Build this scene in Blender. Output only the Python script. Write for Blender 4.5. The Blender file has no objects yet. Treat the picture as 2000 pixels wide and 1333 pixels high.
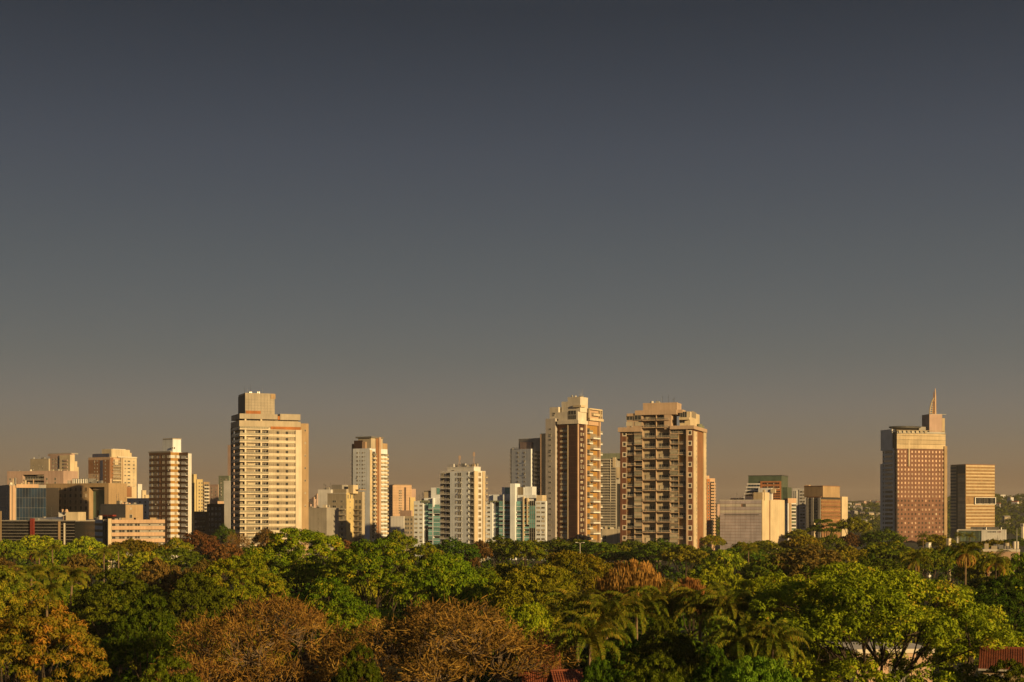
import bpy, math, random
from mathutils import Vector, Matrix
import numpy as np

S = bpy.context.scene
COL = S.collection
R = math.radians
F = 2777.78          # focal length in pixels of a 2000 pixel wide picture
CZ = 26.0            # eye height above the ground

# ------------------------------------------------------------------ camera
cam = bpy.data.cameras.new('camera')
cam.lens = 50; cam.sensor_width = 36; cam.sensor_fit = 'HORIZONTAL'
cam.shift_y = (1000 - 666.5) / 2000
cam.clip_start = 1; cam.clip_end = 30000
cam_o = bpy.data.objects.new('camera', cam); COL.objects.link(cam_o)
cam_o.location = (0, 0, CZ); cam_o.rotation_euler = (R(90), 0, 0)
S.camera = cam_o

# ------------------------------------------------------------------ light
SUN_EL = 12.5
SUN_DIR = Vector((0.70, -0.714, 0)).normalized() * math.cos(R(SUN_EL)) + Vector((0, 0, math.sin(R(SUN_EL))))
sun = bpy.data.lights.new('sun', 'SUN')
sun.energy = 5.0; sun.angle = R(0.6); sun.color = (1.0, 0.67, 0.28)
sun_o = bpy.data.objects.new('sun', sun); COL.objects.link(sun_o)
sun_o.rotation_euler = SUN_DIR.to_track_quat('Z', 'Y').to_euler()

W = bpy.data.worlds.new('World'); S.world = W; W.use_nodes = True
nt = W.node_tree
sky = nt.nodes.new('ShaderNodeTexSky'); sky.sky_type = 'NISHITA'; sky.sun_disc = False
sky.sun_elevation = R(SUN_EL); sky.sun_rotation = math.atan2(SUN_DIR.x, SUN_DIR.y)
sky.air_density = 1.0; sky.dust_density = 1.0; sky.ozone_density = 1.0
tc = nt.nodes.new('ShaderNodeTexCoord'); sx = nt.nodes.new('ShaderNodeSeparateXYZ')
nt.links.new(tc.outputs['Generated'], sx.inputs[0])
rp = nt.nodes.new('ShaderNodeValToRGB')          # late-evening grading of the whole dome by elevation only
cr = rp.color_ramp
SKY_STOPS = [(0.0, (0.4367, 0.2566, 0.2306)), (0.034, (0.4569, 0.3371, 0.346)), (0.054, (0.4297, 0.3327, 0.3513)), (0.072, (0.4246, 0.329, 0.349)), (0.107, (0.3714, 0.2984, 0.2976)), (0.177, (0.3343, 0.2693, 0.2565)), (0.244, (0.2884, 0.2287, 0.2253)), (0.333, (0.1801, 0.1461, 0.1412)), (0.45, (0.34, 0.27, 0.25)), (0.7, (0.85, 0.78, 0.72)), (1.0, (1, 0.95, 0.9))]
while len(cr.elements) < len(SKY_STOPS): cr.elements.new(0.5)
for e, (p, c) in zip(cr.elements, SKY_STOPS): e.position = p; e.color = (*c, 1)
mx = nt.nodes.new('ShaderNodeMix'); mx.data_type = 'RGBA'; mx.blend_type = 'MULTIPLY'; mx.inputs[0].default_value = 1
nt.links.new(sx.outputs[2], rp.inputs[0]); nt.links.new(sky.outputs[0], mx.inputs[6]); nt.links.new(rp.outputs[0], mx.inputs[7])
dp = nt.nodes.new('ShaderNodeVectorMath'); dp.operation = 'DOT_PRODUCT'; dp.inputs[1].default_value = SUN_DIR     # evens the dome out away from and towards the sun
sq = nt.nodes.new('ShaderNodeMath'); sq.operation = 'MULTIPLY_ADD'; sq.inputs[2].default_value = 1.0; dv = nt.nodes.new('ShaderNodeMath'); dv.operation = 'DIVIDE'; dv.inputs[0].default_value = 1.36
nt.links.new(tc.outputs['Generated'], dp.inputs[0]); nt.links.new(dp.outputs['Value'], sq.inputs[0]); nt.links.new(dp.outputs['Value'], sq.inputs[1]); nt.links.new(sq.outputs[0], dv.inputs[1])
sc_ = nt.nodes.new('ShaderNodeVectorMath'); sc_.operation = 'SCALE'; nt.links.new(mx.outputs[2], sc_.inputs[0]); nt.links.new(dv.outputs[0], sc_.inputs['Scale'])
bg = nt.nodes['Background']; nt.links.new(sc_.outputs[0], bg.inputs[0]); bg.inputs[1].default_value = 0.0595

V = S.view_settings
V.view_transform = 'Standard'; V.look = 'None'; V.exposure = 0.72; V.gamma = 1; V.use_curve_mapping = False
S.cycles.max_bounces = 6; S.cycles.diffuse_bounces = 3; S.cycles.glossy_bounces = 3; S.cycles.transmission_bounces = 4
S.cycles.transparent_max_bounces = 6; S.cycles.volume_bounces = 0
S.cycles.caustics_reflective = False; S.cycles.caustics_refractive = False

# ------------------------------------------------------------------ materials
def nn(t, k, **kw):
    n = t.nodes.new(k)
    for a, b in kw.items(): setattr(n, a, b)
    return n
def mat(name, col, rough=.8, var=.16, streak=.15, spec=.25, metal=0.0, scale=.12, rand=0.0):
    m = bpy.data.materials.new(name); m.use_nodes = True; t = m.node_tree; p = t.nodes['Principled BSDF']
    p.inputs['Roughness'].default_value = rough; p.inputs['Specular IOR Level'].default_value = spec; p.inputs['Metallic'].default_value = metal
    g = nn(t, 'ShaderNodeNewGeometry')
    n1 = nn(t, 'ShaderNodeTexNoise'); n1.inputs['Scale'].default_value = scale; n1.inputs['Detail'].default_value = 5
    t.links.new(g.outputs['Position'], n1.inputs['Vector'])
    mp = nn(t, 'ShaderNodeMapping'); mp.inputs['Scale'].default_value = (1.1, 1.1, .05)
    t.links.new(g.outputs['Position'], mp.inputs['Vector'])
    n2 = nn(t, 'ShaderNodeTexNoise'); n2.inputs['Scale'].default_value = 1.0; n2.inputs['Detail'].default_value = 3
    t.links.new(mp.outputs[0], n2.inputs['Vector'])
    def ramp(src, lo, hi):
        r = nn(t, 'ShaderNodeMapRange'); r.inputs[1].default_value = .3; r.inputs[2].default_value = .7
        r.inputs[3].default_value = lo; r.inputs[4].default_value = hi; t.links.new(src, r.inputs[0]); return r.outputs[0]
    mul = nn(t, 'ShaderNodeMath', operation='MULTIPLY')
    t.links.new(ramp(n1.outputs[0], 1 - var, 1 + var * .6), mul.inputs[0]); t.links.new(ramp(n2.outputs[0], 1 - streak, 1 + streak * .4), mul.inputs[1])
    out = mul.outputs[0]
    if rand:
        oi = nn(t, 'ShaderNodeObjectInfo'); r = nn(t, 'ShaderNodeMapRange'); r.inputs[3].default_value = 1 - rand; r.inputs[4].default_value = 1 + rand
        t.links.new(oi.outputs['Random'], r.inputs[0]); m2 = nn(t, 'ShaderNodeMath', operation='MULTIPLY')
        t.links.new(out, m2.inputs[0]); t.links.new(r.outputs[0], m2.inputs[1]); out = m2.outputs[0]
    v = nn(t, 'ShaderNodeVectorMath', operation='SCALE'); v.inputs[0].default_value = col; t.links.new(out, v.inputs['Scale'])
    t.links.new(v.outputs[0], p.inputs['Base Color'])
    return m
M = {}
def wall(k, col, **kw): M[k] = mat(k, tuple(c * .645 for c in col), **kw)
wall('white', (.80, .79, .78)); wall('cream', (.66, .55, .39)); wall('warmwhite', (.72, .66, .57)); wall('lavender', (.72, .71, .73))
wall('brick', (.165, .072, .046), var=.3); wall('brickdark', (.062, .024, .019), var=.3); wall('brownpaint', (.30, .15, .075)); wall('tan', (.42, .30, .18))
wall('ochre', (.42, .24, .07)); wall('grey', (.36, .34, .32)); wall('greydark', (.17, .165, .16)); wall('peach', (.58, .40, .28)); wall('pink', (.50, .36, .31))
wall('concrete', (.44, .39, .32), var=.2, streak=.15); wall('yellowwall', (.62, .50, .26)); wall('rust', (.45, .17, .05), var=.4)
wall('bluepaint', (.07, .075, .15)); wall('greenwall', (.22, .25, .19)); wall('orange', (.46, .19, .08)); wall('darkbrick', (.085, .055, .045))
wall('roofgrey', (.26, .25, .24)); wall('beige', (.50, .43, .33)); wall('granite', (.225, .115, .082), var=.15, streak=.08); wall('dark', (.02, .02, .02))
wall('redpaint', (.22, .03, .02)); wall('metal', (.5, .5, .5), rough=.35, metal=.6, streak=.05); wall('metaldark', (.10, .10, .10), rough=.4, metal=.5)
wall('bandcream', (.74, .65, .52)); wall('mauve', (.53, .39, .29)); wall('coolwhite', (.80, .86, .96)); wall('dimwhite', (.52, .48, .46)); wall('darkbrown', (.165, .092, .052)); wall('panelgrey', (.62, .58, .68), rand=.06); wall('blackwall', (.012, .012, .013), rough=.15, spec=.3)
wall('frame', (.55, .52, .47)); wall('framedark', (.06, .055, .05)); wall('blind', (.50, .44, .34), rand=.3, streak=0); wall('teak', (.22, .12, .06), rand=.3)
wall('tilered', (.30, .085, .035), var=.35, rand=.25, scale=2.0); wall('letter', (.03, .03, .035)); wall('tint', (.56, .45, .30), rand=.15)
def glass(k, col, rough=.28, spec=.3, rand=.35, metal=0.0): M[k] = mat(k, col, rough=rough, spec=spec, rand=rand, var=.25, streak=0, metal=metal, scale=.3)
glass('glass', (.026, .027, .03), spec=.2, rough=.15); glass('glassblue', (.012, .026, .05), spec=.1, rough=.08); glass('glassteal', (.11, .26, .27)); glass('glassgreen', (.07, .10, .075))
glass('glassbronze', (.30, .19, .09), metal=.3, rough=.3); glass('glasswarm', (.16, .13, .09), rough=.2); glass('glasssilver', (.30, .25, .19), metal=.4, rough=.25)
glass('windowdark', (.012, .012, .014), spec=.08, rough=.1); glass('glasscopper', (.19, .125, .09), metal=.2, rough=.3)
glass('balglass', (.17, .16, .12), rough=.2)

# ------------------------------------------------------------------ mesh helpers
class MB:
    def __init__(s): s.v = []; s.f = []; s.m = []
    def box(s, x0, x1, y0, y1, z0, z1, m=0):
        if x0 > x1: x0, x1 = x1, x0
        if y0 > y1: y0, y1 = y1, y0
        b = len(s.v)
        s.v += [(x0,y0,z0),(x1,y0,z0),(x1,y1,z0),(x0,y1,z0),(x0,y0,z1),(x1,y0,z1),(x1,y1,z1),(x0,y1,z1)]
        for q in ((0,3,2,1),(4,5,6,7),(0,1,5,4),(1,2,6,5),(2,3,7,6),(3,0,4,7)): s.f.append(tuple(b+i for i in q)); s.m.append(m)
        return s
    def fb(s, face, s0, s1, z0, z1, n0, n1, m=0):          # box on a facade: s along it, n outward
        if face == 'L': return s.box(-s1, -s0, -n1, -n0, z0, z1, m)
        return s.box(n0, n1, s0, s1, z0, z1, m)
    def ring(s, rings, m=0, cap=True):                     # rings of equal length, stacked
        b = len(s.v); n = len(rings[0])
        for r in rings: s.v += [tuple(p) for p in r]
        for k in range(len(rings) - 1):
            for i in range(n):
                j = (i + 1) % n
                s.f.append((b+k*n+i, b+k*n+j, b+(k+1)*n+j, b+(k+1)*n+i)); s.m.append(m)
        if cap:
            s.f.append(tuple(b+i for i in range(n-1,-1,-1))); s.m.append(m)
            e = b+(len(rings)-1)*n; s.f.append(tuple(e+i for i in range(n))); s.m.append(m)
        return s
    def cyl(s, x, y, z0, z1, r0, r1=None, n=10, m=0):
        r1 = r0 if r1 is None else r1
        c = lambda r, z: [(x+r*math.cos(2*math.pi*i/n), y+r*math.sin(2*math.pi*i/n), z) for i in range(n)]
        return s.ring([c(r0, z0), c(r1, z1)], m)
    def tube(s, pts, rad, n=6, m=0):
        rings = []
        for i, p in enumerate(pts):
            p = Vector(p); a = Vector(pts[max(i-1,0)]); c = Vector(pts[min(i+1,len(pts)-1)])
            d = (c-a).normalized(); u = d.orthogonal().normalized(); w = d.cross(u)
            r = rad[i] if isinstance(rad, (list, tuple)) else rad
            rings.append([p + u*r*math.cos(2*math.pi*k/n) + w*r*math.sin(2*math.pi*k/n) for k in range(n)])
        return s.ring(rings, m)
    def mesh(s, name, mats):
        me = bpy.data.meshes.new(name); me.from_pydata(s.v, [], s.f); me.update()
        for k in mats: me.materials.append(M[k] if isinstance(k, str) else k)
        if len(mats) > 1: me.polygons.foreach_set('material_index', s.m)
        return me
    def build(s, name, mats, parent=None, loc=None):
        return link(name, s.mesh(name, mats if isinstance(mats, (list, tuple)) else [mats]), parent, loc)
def link(name, me, parent=None, loc=None):
    o = bpy.data.objects.new(name, me); COL.objects.link(o)
    if parent: o.parent = parent
    if loc: o.location = loc
    return o
def tag(o, label, cat, group=None):
    o['label'] = label; o['category'] = cat
    if group: o['group'] = group
    return o
def P(px, D): return ((px - 1000) / F * D, D)
def Z(py, D): return CZ + (1000 - py) / F * D
WINC = {}
class B:
    """one building: its near corner stands at picture column c, distance D; the L facade runs left to column l, the R facade right to column r"""
    def __init__(s, name, label, c, D, l, r, th, cat='building', group=None, W=None, DP=None, seed=None):
        s.D = D; s.C = P(c, D); s.th = R(th); s.u = (-math.cos(s.th), math.sin(s.th)); s.v = (math.sin(s.th), math.cos(s.th))
        s.o = bpy.data.objects.new(name, None); COL.objects.link(s.o); s.o.location = (s.C[0], s.C[1], 0); s.o.rotation_euler = (0, 0, -s.th)
        tag(s.o, label, cat, group); s.rng = random.Random(seed if seed is not None else int(c * 7 + D))
        s.W = W or s.L(l); s.DP = DP or s.R(r)
    def _t(s, px, d):
        k = (px - 1000) / F
        return (k * s.C[1] - s.C[0]) / (d[0] - k * d[1])
    def L(s, px): return s._t(px, s.u)
    def R(s, px): return s._t(px, s.v)
    def s(s, face, px): return s.L(px) if face == 'L' else s.R(px)
    def z(s, py): return Z(py, s.D)
    def zR(s, py, px): return Z(py, s.C[1] + s.R(px) * s.v[1])
    def zL(s, py, px): return Z(py, s.C[1] + s.L(px) * s.u[1])
    def vol(s, part, m, a0, a1, b0, b1, z0, z1):            # a along L, b along R
        return MB().box(-a1, -a0, b0, b1, z0, z1).build(part, m, s.o)
    def roof(s, a0, a1, b0, b1, z, m='roofgrey', pm=None, h=.9):   # parapet ring, roof slab
        t = .25; k = MB()
        k.box(-a1-.06, -a0+.06, b0-.06, b0+t, z-.3, z+h); k.box(-a1-.06, -a0+.06, b1-t, b1+.06, z-.3, z+h)
        k.box(-a1-.06, -a1+t, b0+t+.002, b1-t-.002, z-.3, z+h); k.box(-a0-t, -a0+.06, b0+t+.002, b1-t-.002, z-.3, z+h)
        rf = MB().box(-a1+t+.01, -a0-t-.01, b0+t+.01, b1-t-.01, z-.2, z+.06).build('roof', m, s.o)
        k.build('parapet', pm or m, rf)
        if (a1 - a0) * (b1 - b0) > 50:
            g = s.rng
            for q in range(g.randint(5, 9)):
                x, y, c = -g.uniform(a0 + 1.5, a1 - 1.5), g.uniform(b0 + .8, min(b1 - 1, b0 + 7)), g.random()
                if c < .4: MB().box(x-g.uniform(.5,1.3), x+g.uniform(.5,1.3), y, y+1.4, z, z+g.uniform(.9,2.1)).build('roof_unit', g.choice(['metal', 'grey', 'beige', 'warmwhite']), rf)
                elif c < .6: MB().cyl(x, y, z, z+g.uniform(1.2,2.2), g.uniform(.5,.9), n=10).build('water_tank', g.choice(['warmwhite', 'grey', 'metal']), rf)
                else:
                    h_ = g.uniform(2.5, 6); MB().cyl(x, y, z, z+h_, .07, .04, 5).box(x-.5, x+.5, y-.03, y+.03, z+h_*.8, z+h_*.8+.06).box(x-.35, x+.35, y-.03, y+.03, z+h_*.68, z+h_*.68+.06).build('antenna', 'metaldark', rf)
    def fb(s, part, m, face, s0, s1, z0, z1, n0, n1):
        return MB().fb(face, s0, s1, z0, z1, n0, n1).build(part, m, s.o)
    def win(s, face, sc, zc, w, h, glassm='glass', framem='frame', mix=(.62, .2, .18), n=0.0, name='window', sill=False):
        k = s.rng.random(); kind = 0 if k < mix[0] else 1 if k < mix[0] + mix[1] else 2
        ac = w > .85 and s.rng.random() < .13; key = (face, round(w, 2), round(h, 2), glassm, framem, kind, sill, ac)
        if key not in WINC:
            b = MB(); t = min(.12, w * .1)
            b.fb(face, -w/2, w/2, -h/2, -h/2+t, 0, .13); b.fb(face, -w/2, w/2, h/2-t, h/2, 0, .13)
            b.fb(face, -w/2, -w/2+t, -h/2+t, h/2-t, 0, .13); b.fb(face, w/2-t, w/2, -h/2+t, h/2-t, 0, .13)
            if w > 1.1: b.fb(face, -t*.4, t*.4, -h/2+t, h/2-t, 0, .11)
            if sill: b.fb(face, -w/2-.15, w/2+.15, -h/2-.15, -h/2-.002, 0, .3)
            if ac: b.fb(face, -w/2+.1, -w/2+.85, -h/2-.65, -h/2-.16, 0, .42)
            zs = -h/2+t
            if kind == 1: b.fb(face, -w/2+t, w/2-t, zs, h/2-t, -.05, .07, 2)
            elif kind == 2:
                b.fb(face, -w/2+t, w/2-t, .05, h/2-t, -.05, .07, 2); b.fb(face, -w/2+t, w/2-t, zs, .05, -.05, .03, 1)
            else: b.fb(face, -w/2+t, w/2-t, zs, h/2-t, -.05, .03, 1)
            WINC[key] = b.mesh(name, [framem, glassm, 'blind'])
        p = (-sc, -n, zc) if face == 'L' else (n, sc, zc)
        return link(name, WINC[key], s.o, p)
    def grid(s, face, cols, rows, w, h, px=True, **kw):
        for zc in rows:
            for c in cols: s.win(face, s.s(face, c) if px else c, zc, w, h, **kw)
    def strip(s, face, s0, s1, z0, h, glassm='glass', framem='frame', n=0.0, pane=1.6, name='window'):   # ribbon window
        k = max(1, round(abs(s1 - s0) / pane)); w = (s1 - s0) / k
        b = MB(); b.fb(face, s0, s1, z0, z0+h, n-.08, n+.03, 1)
        for i in range(k + 1): b.fb(face, s0 + i*w - .05, s0 + i*w + .05, z0, z0+h, n+.031, n+.11)
        b.fb(face, s0, s1, z0, z0+.08, n+.031, n+.12)
        return b.build(name, [framem, glassm], s.o)
    def balc(s, face, s0, s1, z, d, n=0.0, slab='warmwhite', rail='glass', th=.28, rh=1.05, name='balcony', mr='balglass'):
        key = ('b', face, round(s1-s0, 2), d, slab, rail, th, rh, mr)
        if key not in WINC:
            w = s1 - s0; b = MB(); b.fb(face, 0, w, -th, 0, 0, d)
            if rail == 'solid':
                b.fb(face, 0, w, .001, rh, d-.14, d+.03, 0); b.fb(face, 0, .14, .001, rh, 0, d-.14, 0); b.fb(face, w-.14, w, .001, rh, 0, d-.14, 0)
            elif rail == 'glass':
                b.fb(face, .03, w-.03, .1, rh-.06, d-.08, d-.04, 1); b.fb(face, 0, w, rh-.06, rh, d-.1, d-.01, 2)
                for q in range(int(w/1.6)+1): b.fb(face, q*1.6, q*1.6+.07, .001, rh-.06, d-.1, d-.03, 2)
                b.fb(face, 0, .05, .1, rh, .05, d-.1, 1); b.fb(face, w-.05, w, .1, rh, .05, d-.1, 1)
            else:
                b.fb(face, 0, w, rh-.06, rh, d-.1, d-.03, 2); b.fb(face, 0, w, .35, .39, d-.08, d-.05, 2); b.fb(face, 0, w, .7, .74, d-.08, d-.05, 2)
                for q in range(int(w/.5)+1): b.fb(face, q*.5, q*.5+.06, .001, rh-.06, d-.09, d-.03, 2)
            WINC[key] = b.mesh(name, [slab, mr, 'frame'])
        return link(name, WINC[key], s.o, (-s0, -n, z) if face == 'L' else (n, s0, z))
    def mast(s, px, py, a, b, z0, r=.12, m='metal', name='antenna', z1=None):
        z1 = z1 or s.z(py); k = MB(); k.cyl(-a, b, z0, z1, r, r*.4, 6)
        return k.build(name, m, s.o)
# ------------------------------------------------------------------ ground
def sheet(name, m, x0, x1, y0, y1, z):
    me = bpy.data.meshes.new(name); me.from_pydata([(x0,y0,z),(x1,y0,z),(x1,y1,z),(x0,y1,z)], [], [(0,1,2,3)]); me.materials.append(m)
    o = link(name, me); o['kind'] = 'structure'; return o
wall('earth', (.035, .04, .018), rough=.95, var=.5, streak=0, scale=.05)
sheet('ground', M['earth'], -6000, 6000, -400, 9000, 0)

def rows(b, py0, dpy, n): return [b.z(py0 + i * dpy) for i in range(n)]

# ------------------------------------------------------------------ tall cream tower with slab balconies
def cream_slab_tower():
    b = B('apartment_tower', 'tall cream tower with long white balcony bands and boxy grey crown', 469, 760, 452, 589, 67, 'apartment tower')
    H = b.z(832.5); sA = b.R(524.5); sB = b.R(577); sC = b.DP; W = b.W; fh = 12.65 / F * 760
    b.vol('wall', 'bandcream', 1.8, W, 1.8, sA, 0, H)                       # core behind the balconies
    b.vol('wall', 'beige', .45, W, sA, sB, 0, H)
    b.fb('pier', 'bandcream', 'R', sB, sC, 0, b.z(837), -W, .35)
    b.vol('side_wall', 'tan', 2.2, W - 2, sC, sC + 4.5, 0, b.z(824))
    for i in range(7): b.win('R', sC + 2.6, b.z(838 + i * 25), .8, 1.0, n=-2.2)
    for px in (479.6, 510.4): b.fb('column', 'bandcream', 'R', b.R(px) - .45, b.R(px) + .45, 0, H, -1.7, -.05)
    b.fb('side_pier', 'grey', 'L', W - 1.2, W + .3, 0, H, -1, .4)
    n = int(H / fh)
    for i in range(n + 1):
        z = H - i * fh - 1.2
        if z < 3: break
        k = MB()                                                        # one balcony slab wraps the corner
        k.box(-W + 1.3, .25, -.25, 1.8, z - .62, z); k.box(-1.8, .25, 1.801, sA, z - .62, z)
        k.box(-W + 1.3, .15, -.16, -.12, z + .12, z + 1.05, 1); k.box(.10, .14, -.1, sA, z + .12, z + 1.05, 1)
        k.box(-W + 1.3, .2, -.2, -.08, z + 1.051, z + 1.12, 2); k.box(.06, .2, -.07, sA, z + 1.051, z + 1.12, 2)
        for q in range(int(sA / .9)): k.box(.03, .17, q * .9, q * .9 + .12, z + .001, z + 1.05, 2)
        for q in range(int(W / 1.6) - 1): k.box(-1.5 - q * 1.6, -1.4 - q * 1.6, -.18, -.05, z + .001, z + 1.05, 2)
        k.build('balcony', ['bandcream', 'balglass', 'frame'], b.o)
        if i % 3 != 1: MB().box(-1.95, -1.75, b.R(486), b.R(486) + 3.2, z + .1, z + 1.9).build('curtain', 'blind', b.o)
        b.strip('R', b.R(471), b.R(479), z + .05, 2.2, 'glasswarm', n=-1.8, pane=1.1); b.strip('R', b.R(481), b.R(498), z + .05, 2.2, 'glasswarm', n=-1.8, pane=1.3)
        b.strip('R', b.R(500), b.R(509.5), z + .05, 2.2, 'glass', n=-1.8, pane=1.1); b.strip('R', b.R(511.5), b.R(524), z + .05, 2.2, 'glass', n=-1.8, pane=1.2)
        b.strip('L', 3, W - 2, z + .05, 2.2, 'glass', n=-1.8, pane=1.3)
        sp = MB(); sp.fb('R', sA + .001, sB - .001, z - .62, z + .75, -.45, .12); sp.fb('R', sA + .001, sB - .001, z + .35, z + .75, .121, .26)
        sp.build('spandrel_band', 'bandcream', b.o)
        b.strip('R', sA + .2, b.R(541), z + .8, 1.55, 'glasswarm', n=-.45, pane=1.0)
        b.strip('R', b.R(545), b.R(558.5), z + .8, 1.55, 'glasswarm', n=-.45, pane=1.0); b.strip('R', b.R(563), sB - .2, z + .8, 1.55, 'glasswarm', n=-.45, pane=1.0)
        for px in (543, 560.7): b.fb('louvre', 'dark', 'R', b.R(px) - .75, b.R(px) + .75, z + .76, z + 2.3, -.5, -.36)
    b.fb('rust_band', 'rust', 'R', b.R(528.5), sC - .6, b.z(837.5), b.z(832), -.3, .5)
    z1, z2, z3, z4 = b.z(833), b.z(821.5), b.z(818), b.z(808)
    b.vol('parapet_band', 'beige', -.3, W - .6, -.5, b.R(587), z1, z2)
    b.vol('terrace_wall', 'tan', 2, W - 2, 2, b.R(584), z2 - .2, z3 + .2)
    b.strip('R', b.R(482), b.R(505), z2 + .1, z3 - z2 - .2, 'glass', n=-2, pane=2.4); b.strip('R', b.R(514), b.R(583), z2 + .1, z3 - z2 - .2, 'glasswarm', n=-2, pane=2.8)
    for px in (479.6, 510.4): b.fb('column', 'bandcream', 'R', b.R(px) - .45, b.R(px) + .45, z2, z3, -1.7, -.1)
    b.vol('terrace_parapet', 'concrete', -.2, W - 1, -.3, b.R(542), z3, z4)
    b.vol('roof_block', 'concrete', .2, W - 3, b.R(547.5), b.R(587), z3 - .1, b.z(806.5))
    b.fb('lintel', 'rust', 'R', b.R(543), b.R(547), z3, b.z(811), -2, -.6)
    c0, c1, zt = b.R(481), b.R(538.6), b.z(768)
    b.vol('crown', 'concrete', 2.5, W - 3, c0, c1, z4 - .2, zt); b.roof(2.5, W - 3, c0, c1, zt + .1, 'roofgrey', 'concrete', .3)
    b.fb('crown_louvre', 'greydark', 'L', 4, W - 3.2, z4 + 1, zt - .6, -c0 + .02, -c0 + .3)
    g = MB()
    for q in range(1, 6): g.fb('R', c0 + .3, c1 - .3, z4 + q * 1.55, z4 + q * 1.55 + .06, -2.5, -2.44)
    for q in range(1, 9): g.fb('R', c0 + q * 1.7, c0 + q * 1.7 + .06, z4 + .3, zt - .3, -2.5, -2.45)
    g.build('panel_joint', 'greydark', b.o)
    b.fb('rust_band', 'rust', 'R', c0 + .3, b.R(511), z4 + .1, b.z(801.5), -2.45, -2.2)
    b.fb('corner_block', 'tan', 'R', c1 - 2.2, c1 + .4, b.z(777), b.z(767), -4.5, -2.3)
    for px, py in ((486.5, 757), (516, 756)): b.mast(px, py, 4, b.R(px), zt, .09)
    b.mast(508, 763, 4, b.R(508), zt, .25, 'greydark', 'vent_pipe')
cream_slab_tower()

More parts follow.
